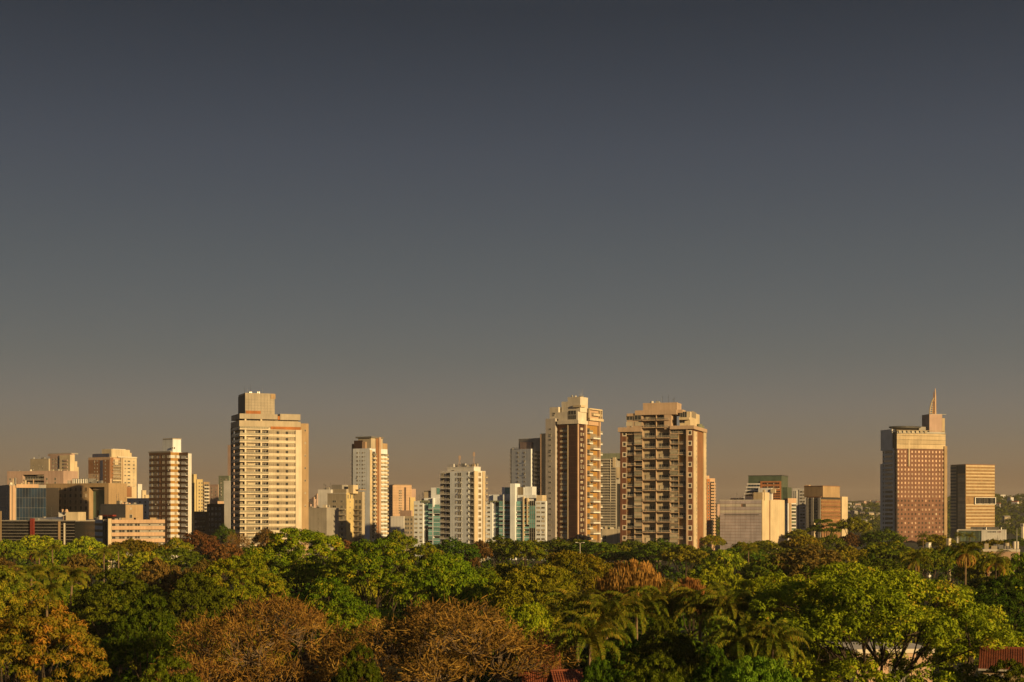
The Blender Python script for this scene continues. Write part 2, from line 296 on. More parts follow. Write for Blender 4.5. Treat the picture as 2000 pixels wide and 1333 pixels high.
# ------------------------------------------------------------------ brick and cream tower
def brick_cream_tower():
    b = B('apartment_tower', 'brick and cream tower with dark brick centre panel and lit balcony side', 1127, 880, 1066.5, 1172, 32, 'apartment tower')
    W = b.W; H = b.z(828); D = b.DP; a1, a2, a3, a4 = b.L(1109), b.L(1094), b.L(1089.5), b.L(1085.5)
    b.vol('brick_wall', 'brickdark', 0, a1, 0, D, 0, H); b.vol('wall', 'orange', a1, a4, 2.2, D, 0, H)
    b.vol('corner_wall', 'dimwhite', a4, W, -.6, D - 1, 0, b.z(816)); b.vol('pier', 'cream', a1 - .35, a1 + .3, -.25, 2.1, 0, H)
    k = MB()
    for q in range(1, 22): k.fb('L', .05, a1 - .4, b.z(829 + q * 10.5), b.z(829 + q * 10.5) + .12, 0, .05)
    k.build('brick_course', 'brick', b.o)
    fh = 10.5 / F * 880
    for i in range(26):
        z = H - 1.0 - (i + 1) * fh
        if z < 2: break
        b.balc('L', a1 + .32, a2 + .6, z, 1.5, -2.2, 'cream', 'solid', rh=.9)
        b.strip('L', a1 + .4, a2, z + .1, 2.1, b.rng.choice(['glass', 'glass', 'glasswarm']), n=-2.2, pane=1.3)
        if b.rng.random() < .3: b.fb('blind', 'blind', 'L', a1 + .5, a2, z + .92, z + 2.6, -.9, -.82)
        b.win('L', b.L(1075.5), z + 1.5, 2.0, 1.15, n=.6, mix=(.5, .4, .1))
    # lit side: brick bay, pier, paired balcony stacks
    q0, q1, q2, q3, q4 = b.R(1131), b.R(1141), b.R(1145), b.R(1152), b.R(1166)
    b.fb('pier', 'peach', 'R', .2, q0 - 1, 0, H, 0, .5); b.fb('pier', 'peach', 'R', q1, q2 - 1, 0, H + 2, 0, 1.2); b.fb('pier', 'peach', 'R', q4, q4 + 1.2, 0, b.zR(812, 1166), 0, 1.9)
    b.fb('recess_wall', 'ochre', 'R', q2, q4, 2, H, .02, .1)
    for i in range(13):
        z = H - 1.2 - (i + 1) * 2 * fh
        if z < 1: break
        b.balc('R', q3, q4 - .1, z, 2.6, .1, 'white', 'bars', th=.9); b.balc('R', q2, q3 - .1, z + fh, 2.3, .1, 'white', 'glass', th=.9); b.balc('R', q4 + 1.3, D - .3, z + fh, 2.0, 0, 'white', 'glass', th=.9)
        b.strip('R', q3 + .6, q4 - 1, z + .1, 2.4, 'glasswarm', n=.1, pane=1.3); b.strip('R', q2 + .3, q3 - .5, z + fh + .1, 2.3, 'glass', n=.1, pane=1.2); b.strip('R', q4 + 1.6, D - .8, z + fh + .1, 2.2, 'glass', n=0, pane=1.2)
        b.win('R', (q0 + q1) / 2 - .6, z + 1.6, 1.9, 1.9, 'glasswarm', n=.0); b.win('R', (q0 + q1) / 2 + 2.2, z + 1.6, 1.5, 1.6, 'glasswarm', n=0); b.win('R', (q0 + q1) / 2, z + fh + 1.6, 3.2, 1.5, 'glasswarm', n=0)
        if i % 2: b.fb('awning', 'teak', 'R', q3 + 1, q4 - 2, z + fh * 1.4, z + fh * 1.75, .2, 1.4)
    # stepped crown
    b.vol('crown_band', 'warmwhite', -1.3, a3, -.9, q2, H, b.z(821)); b.vol('crown_band', 'cream', -2.6, -1.3, q2, D, b.zR(822, 1150), b.zR(817, 1150))
    b.vol('penthouse', 'warmwhite', 0, b.L(1089), 1, q2 + 2, b.z(821) - .1, b.z(804)); b.vol('penthouse', 'warmwhite', b.L(1089), b.L(1072), 1, 14, b.z(817), b.z(793.5))
    b.vol('penthouse', 'peach', -1.1, 4, q2 + 1, D - 1, H - .1, b.zR(800, 1155))
    b.strip('L', 1.2, b.L(1108), b.z(819), 2.6, n=-1, pane=1.3); b.strip('L', 1.2, b.L(1108), b.z(810), 2.6, n=-1, pane=2)
    b.win('L', b.L(1080.5), b.z(806), 2, 1.2, n=-1)
    for r0, r1 in ((q3, q4 - 1), (q4 + 1, D - 2)):
        b.strip('R', r0, r1, b.zR(814, 1155), 2.4, 'glasswarm', n=1.1, pane=1.2); b.balc('R', r0, r1, b.zR(812, 1155), 1.6, 1.1, 'cream', 'solid')
    b.vol('crown_frame', 'cream', -2.4, -1.3, q2, D - 1, b.zR(801.5, 1155), b.zR(799, 1155))
    for s_ in (q2, q4, D - 1.6): b.fb('crown_post', 'cream', 'R', s_, s_ + .6, b.zR(822, 1155), b.zR(801.6, 1155), 1.4, 2.3)
    b.vol('tank_house', 'warmwhite', -.6, b.L(1104), 3, q2 + 1, b.z(804) - .1, b.z(776)); b.vol('tank_house', 'warmwhite', b.L(1104), b.L(1092), 3, 11, b.z(804) - .1, b.z(783))
    b.vol('ledge', 'cream', -1.6, b.L(1116), 2, 8, b.z(795), b.z(791))
    b.roof(-.6, b.L(1104), 3, q2 + 1, b.z(776), 'roofgrey', 'warmwhite', .4); b.mast(1120, 765, b.L(1121), 9, b.z(776), .08)
brick_cream_tower()

# ------------------------------------------------------------------ wide brick tower with staggered balconies
def staggered_tower():
    b = B('apartment_tower', 'wide brick edged tower with staggered balconies and stepped cream top', 1352, 740, 1212.5, 1377, 18, 'apartment tower')
    W = b.W; D = b.DP; H = b.z(838); fh = 10.33 / F * 740; L = b.L
    e = [L(p) for p in (1340.7, 1325, 1308.6, 1281.8, 1255, 1238.8, 1222.2)]
    b.vol('wall', 'brick', .02, e[0] - .6, 0, D, 0, H); b.vol('wall', 'beige', e[0] - .6, e[6], 1.5, D - 1, 0, H); b.vol('wall', 'brick', e[6], W, .0, D - 2, 0, H)
    b.vol('pier', 'mauve', e[0] - .9, e[0], -.9, 2.5, 0, H + 2); b.vol('side_pier', 'brick', W - .9, W + .25, -.5, 4, 0, H)
    b.vol('party_wall', 'mauve', e[3] - .12, e[3] + .12, -.5, 2.6, 0, b.z(806))
    for q in (2, 4): b.vol('party_wall', 'mauve', e[q] - .1, e[q] + .1, -.6, 2.6, 0, H)
    for q in (1, 5): b.vol('party_wall', 'tan', e[q] - .12, e[q] + .12, .3, 2.6, 0, H)
    rng = b.rng
    for i in range(15):                                                   # central two-storey loggias
        z = b.z(808 + 20.66 * i)
        if i == 0: z = b.z(819)
        if i == 1: z = b.z(833.5)
        if i > 1: z = b.z(833.5 + 20.66 * (i - 1))
        if z < 2: break
        for s0, s1 in ((e[2], e[3] - .17), (e[3] + .17, e[4])):
            b.balc('L', s0 + .15, s1 - .15, z, 2.7, -1.5, 'mauve', 'bars', th=.4)
            b.strip('L', s0 + 1.2, s1 - 1.0, z + .1, 2.5, 'glass', n=-1.5, pane=1.1)
            for q in range(rng.randint(1, 4)): 
                p = rng.uniform(s0 + .6, s1 - .8); MB().fb('L', p, p + rng.uniform(.3, .9), z + .01, z + rng.uniform(.5, 1.5), -.3, .3).build('planter', rng.choice(['dark', 'teak', 'darkbrick', 'greenwall']), b.o)
            if rng.random() < .4: b.fb('curtain', 'blind', 'L', s0 + 1, s1 - 1.4, z + .2, z + 2.5, -1.4, -1.3)
    for i in range(14):
        zc = b.z(846 + 20.66 * i); zs = zc - fh
        for s0, s1, z in ((e[5], e[6] - .1, zc), (e[0] + .02, e[1], zc)):       # outer balconies, staggered by one storey
            if z < 2: continue
            b.balc('L', s0 + .12, s1 - .05, z, 1.5, -1.5, 'mauve', 'bars', th=.36); b.strip('L', s0 + .7, s1 - .5, z + .1, 2.4, 'glass', n=-1.5, pane=1.0)
            if rng.random() < .5: b.fb('wall_panel', rng.choice(['teak', 'ochre', 'tan']), 'L', s0 + .3, s1 - .3, z + .1, z + 4.6, -1.45, -1.4)
        for s0, s1 in ((e[4] + .15, e[5] - .1), (e[1] + .1, e[2] - .15)):
            for z in (zc, zs):
                if z < 2: continue
                g = rng.random()
                b.balc('L', s0, s1, z, 2.3, -1.5, 'mauve', 'glass' if g < .4 else 'bars', th=.35)
                if g < .55:
                    k = MB(); k.fb('L', s0 + .1, s1 - .1, z + 1.06, z + 2.7, .52, .57, 1)
                    for q in range(7): k.fb('L', s0 + .1 + q * (s1 - s0 - .3) / 6, s0 + .18 + q * (s1 - s0 - .3) / 6, z + 1.06, z + 2.7, .601, .66)
                    k.build('enclosure', ['frame', rng.choice(['balglass', 'glasswarm', 'blind'])], b.o)
                else: b.strip('L', s0 + .4, s1 - .4, z + .1, 2.3, 'glass', n=-1.5, pane=1.0)
        for px in (1219.6, 1347.3):                                       # white framed square windows in the brick edges
            zw = b.z(845.5 + 20.66 * i)
            if zw > 2:
                s_ = L(px); k = MB(); k.fb('L', s_-1.15, s_+1.15, zw-1.3, zw-.8, 0, .2); k.fb('L', s_-1.15, s_+1.15, zw+.8, zw+1.3, 0, .2); k.fb('L', s_-1.15, s_-.7, zw-.8, zw+.8, 0, .2); k.fb('L', s_+.7, s_+1.15, zw-.8, zw+.8, 0, .2); k.fb('L', s_-.7, s_+.7, zw-.8, zw+.8, 0, .05, 1)
                k.build('window', ['warmwhite', 'glass'], b.o)
    r1, r2 = b.R(1360), b.R(1372.5)
    b.fb('corner_pier', 'cream', 'R', 2.2, r1, 0, H - 1, 0, .5); b.fb('side_wall', 'brownpaint', 'R', r1, r2, 0, H - .5, .02, .25); b.fb('corner_pier', 'cream', 'R', r2, D + .5, 0, H + .5, -8, .7)
    for i in range(22): b.win('R', r1 - 2, H - 3 - i * fh, 1.0, 1.1, n=.5, mix=(.8, .1, .1)); b.win('R', D - 1, H - 3 - i * fh, .9, 1.0, n=.7, mix=(.8, .1, .1))
    # crown: band, terraces, stepped penthouse
    zb = b.z(831.5)
    b.vol('crown_band', 'mauve', e[4] + .2, W + 1.2, -1.6, 12, b.z(842), b.z(833)); b.vol('crown_band', 'mauve', -1.2, e[2] - .2, -1.6, D, b.z(838.5), zb)
    b.vol('penthouse', 'mauve', e[2] - .8, e[2] + 3, -.6, 14, H, b.z(806)); b.vol('penthouse', 'mauve', e[4] - .1, L(1224), .2, 14, H, b.z(806)); b.vol('penthouse', 'mauve', e[2], e[4], 2.6, 16, H, b.z(800))
    b.vol('roof_band', 'mauve', e[2] - 3.6, e[4] + 4, -.8, 15, b.z(809), b.z(800)); b.vol('roof_band', 'mauve', e[4] + 4, L(1224.3), -.3, 14, b.z(811), b.z(805.5))
    b.vol('tank_house', 'mauve', L(1322), L(1255.5), .4, 12, b.z(800) - .2, b.z(787)); b.vol('tank_house', 'mauve', L(1332), L(1322) - .01, 1.5, 10, b.z(806), b.z(799.5)); b.vol('tank_house', 'mauve', L(1255.5) + .01, L(1243), 1.5, 10, b.z(806), b.z(800.5))
    b.roof(L(1322), L(1255.5), .4, 12, b.z(787), 'roofgrey', 'mauve', .4)
    b.vol('penthouse', 'cream', 1.5, L(1326), 2, D - 8, zb - .2, b.z(803.5)); b.vol('penthouse', 'mauve', L(1230), L(1222), 3, 13, b.z(834), b.z(816))
    for px in (1229.5, 1246): b.win('L', L(px), b.z(814), 3.6, 2.4, n=.3 if px > 1240 else -.1, mix=(.2, .7, .1)); b.win('L', L(px), b.z(826), 3.6, 2.2, n=-.15, mix=(.3, .6, .1))
    b.strip('L', L(1325.5), L(1336), b.z(826), 3, n=-2, pane=1.2); b.strip('L', L(1327), L(1340), b.z(815), 3, n=-2, pane=1.2)
    b.strip('R', 6, 18, b.zR(816, 1358), 3.4, 'glasswarm', n=-1.5, pane=2); b.balc('L', 1.6, L(1326), b.z(819), 2.2, -2, 'cream', 'solid')
    for q in range(9): MB().cyl(-.2 - rng.random(), D - 1.5 - q * 1.8, zb - .05, zb + rng.uniform(1, 2.6), .5, .9, 6).build('planter', 'greenwall', b.o)
    for px, py in ((1281, 776), (1288, 774)): b.mast(px, py, L(px), 5, b.z(787), .07)
staggered_tower()

# ------------------------------------------------------------------ brown granite tower with spire
def spire_tower():
    b = B('office_tower', 'brown granite office tower with square windows, banded crown and pointed spire', 1751, 1213, 1720, 1845, 75, 'office tower')
    W = b.W; D = b.DP; H = b.z(876.5); dp = 8.72
    b.vol('wall', 'granite', .0, 17, 0, D, 0, H); b.vol('side_wall', 'white', 3, W * .8, -1.2, D - 6, 0, b.z(876)); b.vol('side_wall', 'white', 8, W, -.4, D - 9, 0, b.z(905))
    b.fb('edge_pier', 'tan', 'R', D - .8, D + 2, 0, b.zR(872, 1848), -10, .8); b.fb('slot', 'dark', 'R', .1, .9, 0, H, 0, .06)
    cols = [b.R(1754.6 + q * 6.72) for q in range(14)]
    for i in range(21):
        zc = b.z(882.5 + i * dp)
        if zc < 2: break
        for c in cols: b.win('R', c, zc, 1.55, 2.05, 'glasscopper' if i < 11 or b.rng.random() < .25 else 'glass', 'brownpaint', mix=(.96, .04, 0))
        b.strip('L', 4, b.L(1731), zc - 1.1, 2.1, 'glasssilver' if i < 9 else 'glass', 'frame', n=1.2, pane=3); b.strip('L', b.L(1729), W * .8 - .6, zc - 1.0, 1.9, 'glass', n=1.2, pane=1.6)
    k = MB()
    for i in range(22): k.fb('R', 1.0, D - .9, b.z(887 + i * dp), b.z(886.2 + i * dp), 0, .12)
    k.build('sill_course', 'granite', b.o)
    b.fb('fin', 'cream', 'R', b.R(1773.6), b.R(1775.6), b.z(911), b.z(860), .02, .9)
    # banded crown with a curved front
    n = 16; z0, z1 = H - .05, b.z(847); a = b.R(1752); c = b.R(1847)
    for q, (zb, zt) in enumerate(((z0, b.z(868)), (b.z(867.4), b.z(859.5)), (b.z(858.9), b.z(851.5)), (b.z(850.9), z1))):
        arc = [(-.2 + 1.6 * math.sin(math.pi * i / n), a + (c - a) * i / n) for i in range(n + 1)] + [(-16, c), (-16, a)]
        MB().ring([[(x, y, zb) for x, y in arc][::-1], [(x, y, zt) for x, y in arc][::-1]]).build('crown_band', 'tint', b.o)
    b.vol('crown_core', 'metaldark', .3, 15.5, a + .3, c - .3, H, b.z(843))
    b.vol('crown_side', 'white', 5, 24, -1.5, a - 1.2, H - 1, b.z(838)); b.vol('crown_slot', 'dark', 2, 14, a - 1.1, a - .01, H - 1, b.z(846))
    for q in range(7): b.win('R', b.R(1757.5 + q * 8.4), b.z(843.6), 2.6, 1.9, 'blind', 'frame', n=.4, mix=(0, 1, 0))
    b.vol('crown_top', 'roofgrey', -.3, 16, a, c, b.z(847) - .1, b.z(846)); b.vol('crown_lid', 'tint', .8, 15, a, c, b.z(841), b.z(840))
    k = MB(); ce = b.R(1781); rr = (b.R(1815) - b.R(1748)) / 2
    k.ring([[(-9 + q * rr * .42 * math.cos(t), ce + q * rr * math.sin(t), z) for t in [2*math.pi*i/24 for i in range(24)]] for q, z in ((.55, b.z(839.5)), (.98, b.z(835)), (1.0, b.z(832.5)), (.8, b.z(831.5)))])
    k.build('helipad', 'metaldark', b.o); b.vol('plant_room', 'grey', 4, 14, b.R(1800), b.R(1817), b.z(840), b.z(832.5))
    m0, m1 = b.R(1816.5), b.R(1841.5)
    b.vol('mast_block', 'pink', 1, 13, m0, m1, b.z(846), b.z(808)); b.vol('mast_side', 'tint', 2, 10, m1, m1 + 3.2, b.z(848), b.z(815)); b.vol('mast_cap', 'metaldark', 2, 12, m0 + 2, b.R(1850.5), b.z(808), b.z(807.2))
    sp = b.R(1834); MB().ring([[(-6 + x * w, sp + y * w2, z) for x, y in ((-1,-1),(1,-1),(1,1),(-1,1))] for w, w2, z in ((.6, .75, b.z(808.5)), (.5, .6, b.z(770)), (.2, .25, b.z(756)))]).build('spire', 'peach', b.o)
    k = MB(); pts = [(b.R(1823) + (b.R(1831.5) - b.R(1823)) * (t ** 2.2), b.z(808) + (b.z(774) - b.z(808)) * t) for t in [i / 8 for i in range(9)]]
    k.tube([(-6, y, z) for y, z in pts], .5, 6); k.tube([(-6, b.R(1827.5) + .25 * i, b.z(808) + i * 1.6) for i in range(9)], .35, 6)
    for i in range(1, 6): y, z = pts[i]; k.box(-6.2, -5.8, y, b.R(1832), z - .3, z + .3)
    k.build('spire_sail', 'tint', b.o)
    MB().tube([(-6, b.R(1830) + .05 * i, b.z(808) + i * 2.2) for i in range(10)], [.75 - .06 * i for i in range(10)], 6).build('spire_brace', 'brownpaint', b.o)
    k = MB()
    for i in range(20): k.fb('R', D + 2, D + 3.4, b.z(850 + i * 8.7) - .12, b.z(850 + i * 8.7) + .12, -.8, -.4)
    k.build('edge_bracket', 'greydark', b.o)
spire_tower()

# ------------------------------------------------------------------ bronze banded office block
def banded_office():
    b = B('office_block', 'bronze banded office block with white framed terrace, right of the spire tower', 1886, 1400, 1857, 1943, 65, 'office building')
    H = b.z(907.5); W = b.W; D = b.DP; dz = 6.35 / F * 1400
    b.vol('wall', 'glassbronze', 0, W - .1, 0, D, 0, H - .2); b.vol('side_wall', 'greydark', b.L(1868.5), W, -.4, D - 2, 0, b.z(909.5)); b.fb('edge_column', 'dark', 'L', b.L(1870.5), b.L(1868.6), 0, b.z(910), 0, .3)
    b.fb('dark_panel', 'metaldark', 'L', .2, b.L(1869.8), b.z(925), b.z(909), 0, .15)
    for i in range(20):
        z = H - .7 - i * dz
        if z < 4: break
        if not 971 < 1000 - (z - CZ) / 1400 * F < 985: b.fb('spandrel_band', 'tint', 'R', .3, D - .3, z - 1.35, z, 0, .22)
        b.fb('mullion', 'framedark', 'R', .3, D - .3, z - 2.4, z - 2.3, 0, .12)
        b.fb('spandrel_band', 'tint', 'L', b.L(1868), W - .2, z - 1.6, z, .4, .6)
        if i > 2: b.fb('glazing_band', 'glasssilver', 'L', .3, b.L(1869.8), z - 2.9, z - .06, 0, .12)
    b.fb('coping', 'brownpaint', 'R', -.3, D + .3, H - .3, H + .2, -W, .35)
    t0, t1, za, zb = b.R(1902.5), D + .4, b.z(984.5), b.z(972.5)
    k = MB(); k.fb('R', t0, t1, za - .5, za, 0, 1.4); k.fb('R', t0, t1, zb, zb + .5, 0, 1.4); k.fb('R', t0, t0 + 1, za, zb, 0, 1.4); k.fb('R', t1 - .8, t1, za, zb, 0, 1.2); k.build('terrace_frame', 'white', b.o)
    b.strip('R', t0 + 1.2, t1 - 1, za + .3, zb - za - .6, 'glass', n=.02, pane=3)
    for px in (1907, 1919, 1932): b.fb('terrace_post', 'dark', 'R', b.R(px), b.R(px) + 1, za, zb, .1, .7)
banded_office()
# ------------------------------------------------------------------ white tower with two roof antennas
def antenna_tower():
    b = B('apartment_tower', 'white mid-rise tower with two lattice antennas and lit yellow corner strips', 925, 732, 857, 948, 31, 'apartment tower')
    W = b.W; D = b.DP; H = b.z(921.5); fh = 11.0 / F * 732; L = b.L; sR = b.R
    b.vol('wall', 'coolwhite', L(915), L(879), 0, D, 0, H); b.vol('wing_wall', 'lavender', .0, L(915), 1.3, D, 0, H); b.vol('wing_wall', 'lavender', L(879), W, 1.3, D, 0, H)
    b.fb('corner_strip', 'cream', 'R', .05, sR(932), 0, H + .3, 0, .5); b.fb('corner_strip', 'cream', 'R', sR(941.8), sR(946), 0, H + .3, 0, .5)
    for i in range(13):
        z = H - 2.6 - i * fh
        if z < 1: break
        b.win('L', L(891), z + 1.4, .7, 1.2, mix=(.9, .1, 0)); b.win('L', L(896.2), z + 1.3, .9, 1.7, mix=(.9, .1, 0)); b.win('L', L(899.6), z + 1.3, .9, 1.7, mix=(.9, .1, 0))
        b.fb('ledge', 'lavender', 'L', L(903.5), L(892.5), z - .55, z - .35, 0, .35)
        for p0, p1 in ((877.5, 869.5), (868.5, 858.5), (924, 916)):
            b.balc('L', L(p0), L(p1), z - .2, 1.5, -1.3, 'lavender', 'bars', rh=.9)
        b.win('L', L(873.5), z + 1.05, 2.6, 2.3, n=-1.3, mix=(.9, .1, 0)); b.win('L', L(865), z + 1.2, .8, 2.1, n=-1.3, mix=(.7, .3, 0)); b.win('L', L(861.5), z + 1.0, 1.3, 2.2, n=-1.3)
        b.win('L', L(921), z + 1.1, 2.2, 2.3, 'glasswarm', n=-1.3); b.win('L', L(914), z + 1.6, .9, 1.2, n=0, mix=(1, 0, 0))
        b.win('R', (sR(932) + sR(941.8)) / 2, z + 1.3, 2.4, 1.8, 'glasswarm', 'tan', n=.0); b.balc('R', sR(946.2), D + 1.2, z - .2, 1.2, -.4, 'cream', 'bars', rh=.9)
    b.vol('penthouse', 'white', L(922.5), L(870.5), 1.5, 8, H - .2, b.z(912.5)); b.roof(L(922.5), L(870.5), 1.5, 8, b.z(912.5), 'roofgrey', 'lavender', .3); b.roof(0, W, 1.3, D, H, 'roofgrey', 'lavender', .5)
    b.win('L', L(882), b.z(919.5), 1.8, 1, n=-1.5, mix=(1, 0, 0))
    zt = b.z(912.5); k = MB()
    for q in range(12): s_ = L(922) + q * (L(871) - L(922)) / 11; k.cyl(-s_, 2, zt + .2, zt + 1.5, .05, n=4)
    for h in (.8, 1.45): k.box(-L(871), -L(922), 1.97, 2.03, zt + h, zt + h + .07)
    k.build('railing', 'metaldark', b.o)
    for px, py, h in ((889.5, 887, 4.6), (917.5, 881, 5.4)):
        x = -L(px); k = MB(); zm = b.z(py)
        for dx, dy in ((-.7, -.5), (.7, -.5), (0, .7)): k.tube([(x+dx, 4+dy, zt), (x, 4, zt + h)], .07, 5)
        for q in range(1, 5): u = 1 - q / 5.5; k.tube([(x-.7*u, 4-.5*u, zt+h*q/5.5), (x+.7*u, 4-.5*u, zt+h*q/5.5), (x, 4+.7*u, zt+h*q/5.5), (x-.7*u, 4-.5*u, zt+h*q/5.5)], .04, 4)
        k.cyl(x, 4, zt + h - .5, zm, .1, .06, 6)
        for a in range(3): t = a * 2.1; k.box(x+.45*math.cos(t)-.12, x+.45*math.cos(t)+.12, 4+.45*math.sin(t)-.08, 4+.45*math.sin(t)+.08, zm-2.6, zm-.6)
        k.build('antenna', 'peach', b.o)
    for px in (878, 901): MB().cyl(-L(px), 4, zt, zt + 1.9, .6, .45, 8).build('satellite_drum', 'lavender', b.o)
antenna_tower()

# ------------------------------------------------------------------ white and teal glass apartment blocks
def teal_blocks():
    b = B('apartment_block', 'white apartment block with teal glazed balconies left of the antenna tower', 868, 786, 808.5, 872, 20, 'apartment block', 'white and teal apartment blocks')
    L = b.L; fh = 8.75 / F * 786; H = b.z(981); W = b.W
    b.vol('wall', 'coolwhite', L(826.5), W, 0, 12, 0, H); b.vol('wall', 'coolwhite', 0, L(826.5), 1.2, 14, 0, b.z(973))
    b.vol('penthouse', 'coolwhite', 0, L(839), 2, 12, b.z(973) - .1, b.z(952.5)); b.vol('stair_head', 'beige', L(840), L(824), 3, 10, b.z(974), b.z(961))
    b.fb('hipped_cap', 'greydark', 'L', L(840.5), L(824), b.z(961), b.z(958.5), -9, -3); b.roof(L(826.5), W, 0, 12, H, 'roofgrey', 'coolwhite', .5)
    b.strip('L', L(857), L(850), b.z(966), 3.6, 'glassteal', n=-2, pane=1.5); b.fb('pier', 'coolwhite', 'L', L(846) - .3, L(846) + .3, 0, b.z(973), -1.2, .4)
    for i in range(9):
        z = b.z(988 + 8.75 * i) - 1.2
        if z < 1: break
        for px in (813, 822.5): b.win('L', L(px), z + 1.2, 1.6, 1.0, mix=(.45, .5, .05))
        g = 'glassteal' if i < 5 else 'glass'
        b.strip('L', L(836.5), L(829), z - .2, 2.6, g, n=-1.2, pane=1.2)
        for s0, s1 in ((L(845.5), L(837)), (L(866), L(846.5))):
            b.balc('L', s0, s1, z - .5, 1.6, -1.2, 'coolwhite', 'glass', mr='glassteal'); b.strip('L', s0 + .3, s1 - .3, z - .4, 2.2, b.rng.choice(['glass', 'glass', 'glassteal']), n=-1.2, pane=1.5)
            if b.rng.random() < .55: b.fb('glass_screen', 'glassteal', 'L', s0 + .1, s1 - .1, z + .6, z + 2.2, .3, .36)
    for q in range(4): b.fb('planter', 'greenwall', 'L', L(838) + q * 1.3, L(838) + q * 1.3 + 1.0, b.z(982), b.z(977.5), -1, .3)

    b = B('apartment_block', 'white and teal apartment block with tall lit lift shaft left of the brick tower', 1066, 762, 949, 1069, 20, 'apartment block', 'white and teal apartment blocks')
    L = b.L; fh = 8.75 / F * 762; W = b.W
    b.vol('wall', 'coolwhite', L(961.5), W, 0, 13, 0, b.z(980)); b.vol('wall', 'coolwhite', L(1000), L(961.5), 1.4, 15, 0, b.z(966)); b.vol('wall', 'coolwhite', 0, L(1040), 0, 2.2, 0, b.z(979)); b.vol('wall', 'coolwhite', L(1040), L(1008), 1.6, 15, 0, b.z(972))
    b.vol('lift_shaft', 'coolwhite', L(1008.5), L(999), -2.2, 6, 0, b.z(944.5)); b.vol('penthouse', 'coolwhite', L(1000), L(978), 1.8, 11, b.z(966) - .1, b.z(951.5)); b.vol('penthouse', 'coolwhite', L(977), L(951), 3, 12, b.z(981), b.z(966))
    b.strip('L', L(997), L(984), b.z(966) + .3, 3.6, 'glassteal', n=-1.8, pane=1.2)
    b.vol('tank_house', 'coolwhite', L(1037), L(1023), 2, 9, b.z(972) - .1, b.z(950.5)); b.vol('stair_house', 'coolwhite', L(1022), L(1009), 1, 8, b.z(972) - .1, b.z(952)); b.strip('L', L(1021), L(1010), b.z(968), 4.6, 'glasswarm', n=-1, pane=1.4)
    b.vol('roof_block', 'cream', L(1058), L(1046), 1, 8, b.z(979) - .1, b.z(967.5)); b.vol('roof_block', 'coolwhite', L(1046), L(1010), .6, 3, b.z(973), b.z(967))
    b.fb('pier', 'coolwhite', 'L', L(984) - .3, L(984) + .3, 0, b.z(966), -1.4, .5); b.fb('pier', 'cream', 'L', L(1023) - .3, L(1023) + .3, 0, b.z(970), -1.6, .9); b.fb('pier', 'cream', 'L', L(1030.5) - .3, L(1030.5) + .3, b.z(1025), b.z(973), -1.6, .7)
    for i in range(10):
        z = b.z(983 + 8.75 * i) - 1.2
        if z < 1: break
        for px in (955, 1052, 1061): b.win('L', L(px), z + 1.1, 1.6 if px < 1000 else 1.9, 1.0, mix=(.5, .45, .05))
        g = 'glassteal' if 1 <= i < 6 else 'glass'
        b.strip('L', L(974.5), L(966.5), z - .3, 2.7, g, n=-1.4, pane=1.3); b.strip('L', L(1045.8), L(1034), z - .3, 2.7, g, n=0, pane=1.3)
        for p0, p1 in ((983.5, 975), (998, 984.6), (1022.4, 1009), (1033.5, 1023.6)):
            n = -1.4 if p0 < 1000 else -1.6
            b.balc('L', L(p0), L(p1), z - .5, 1.9, n, 'coolwhite', 'glass', mr='glassteal'); b.strip('L', L(p0) + .3, L(p1) - .3, z - .4, 2.2, b.rng.choice(['glass', 'glassteal', 'glasswarm']), n=n, pane=1.3)
            if b.rng.random() < .35: b.fb('glass_screen', 'glassteal', 'L', L(p0) + .1, L(p1) - .1, z + .6, z + 2.2, .3 + n + 1.4, .36 + n + 1.4)
    for q in range(9): b.fb('planter', 'greenwall', 'L', L(998) + q * 1.4, L(998) + q * 1.4 + 1.1, b.z(981), b.z(978), -.6, .3)
teal_blocks()

# ------------------------------------------------------------------ lavender tower behind
def lavender_tower():
    b = B('apartment_tower', 'pale lavender tower with plain window wall behind the lift shaft block', 1037, 1000, 999, 1040, 40, 'apartment tower')
    L = b.L; W = b.W; fh = 8.1 / F * 1000
    b.vol('wall', 'coolwhite', 0, W, 0, 18, 0, b.z(877)); b.vol('end_wall', 'greydark', W, W + 1.6, .8, 14, 0, b.z(875)); b.vol('wall', 'grey', L(1054), -.01, 2.5, 20, 0, b.z(856)); b.vol('wall', 'grey', 0, W - .8, 7, 19, b.z(877) - .2, b.z(855.5))
    b.vol('slab_wall', 'greydark', L(1072), L(1054), 1, 21, 0, b.z(848)); b.fb('slab_fin', 'peach', 'L', L(1055), L(1053.6), 0, b.z(849), -4, -.7)
    b.fb('dark_panel', 'glass', 'L', L(1020), L(1010), b.z(870), b.z(864), -7, -6.8); b.vol('terrace_house', 'pink', L(1034), L(1012), 2, 7, b.z(877) - .1, b.z(863))
    k = MB()
    for q in range(14): s_ = .4 + q * (W - .8) / 13; k.box(-s_ - .05, -s_ + .05, .2, .3, b.z(877), b.z(877) + 1.3)
    k.box(-W + .3, -.3, .2, .3, b.z(877) + 1.3, b.z(877) + 1.4); k.build('railing', 'metaldark', b.o)
    for i in range(20):
        z = b.z(884 + 8.1 * i)
        if z < b.z(1030): break
        for px in (1011.5, 1024): b.win('L', L(px), z, 1.5, 1.1, mix=(.3, .65, .05))
        b.balc('L', L(1051.5), L(1040), z - 1.4, 1.5, -2.5, 'grey', 'bars', rh=1.0); b.strip('L', L(1051), L(1040.5), z - 1.2, 2.0, 'glass', n=-2.5, pane=1.2)
        b.balc('L', W + .3, W + 1.5, z - 1.4, 1.3, -.8, 'grey', 'bars')
lavender_tower()

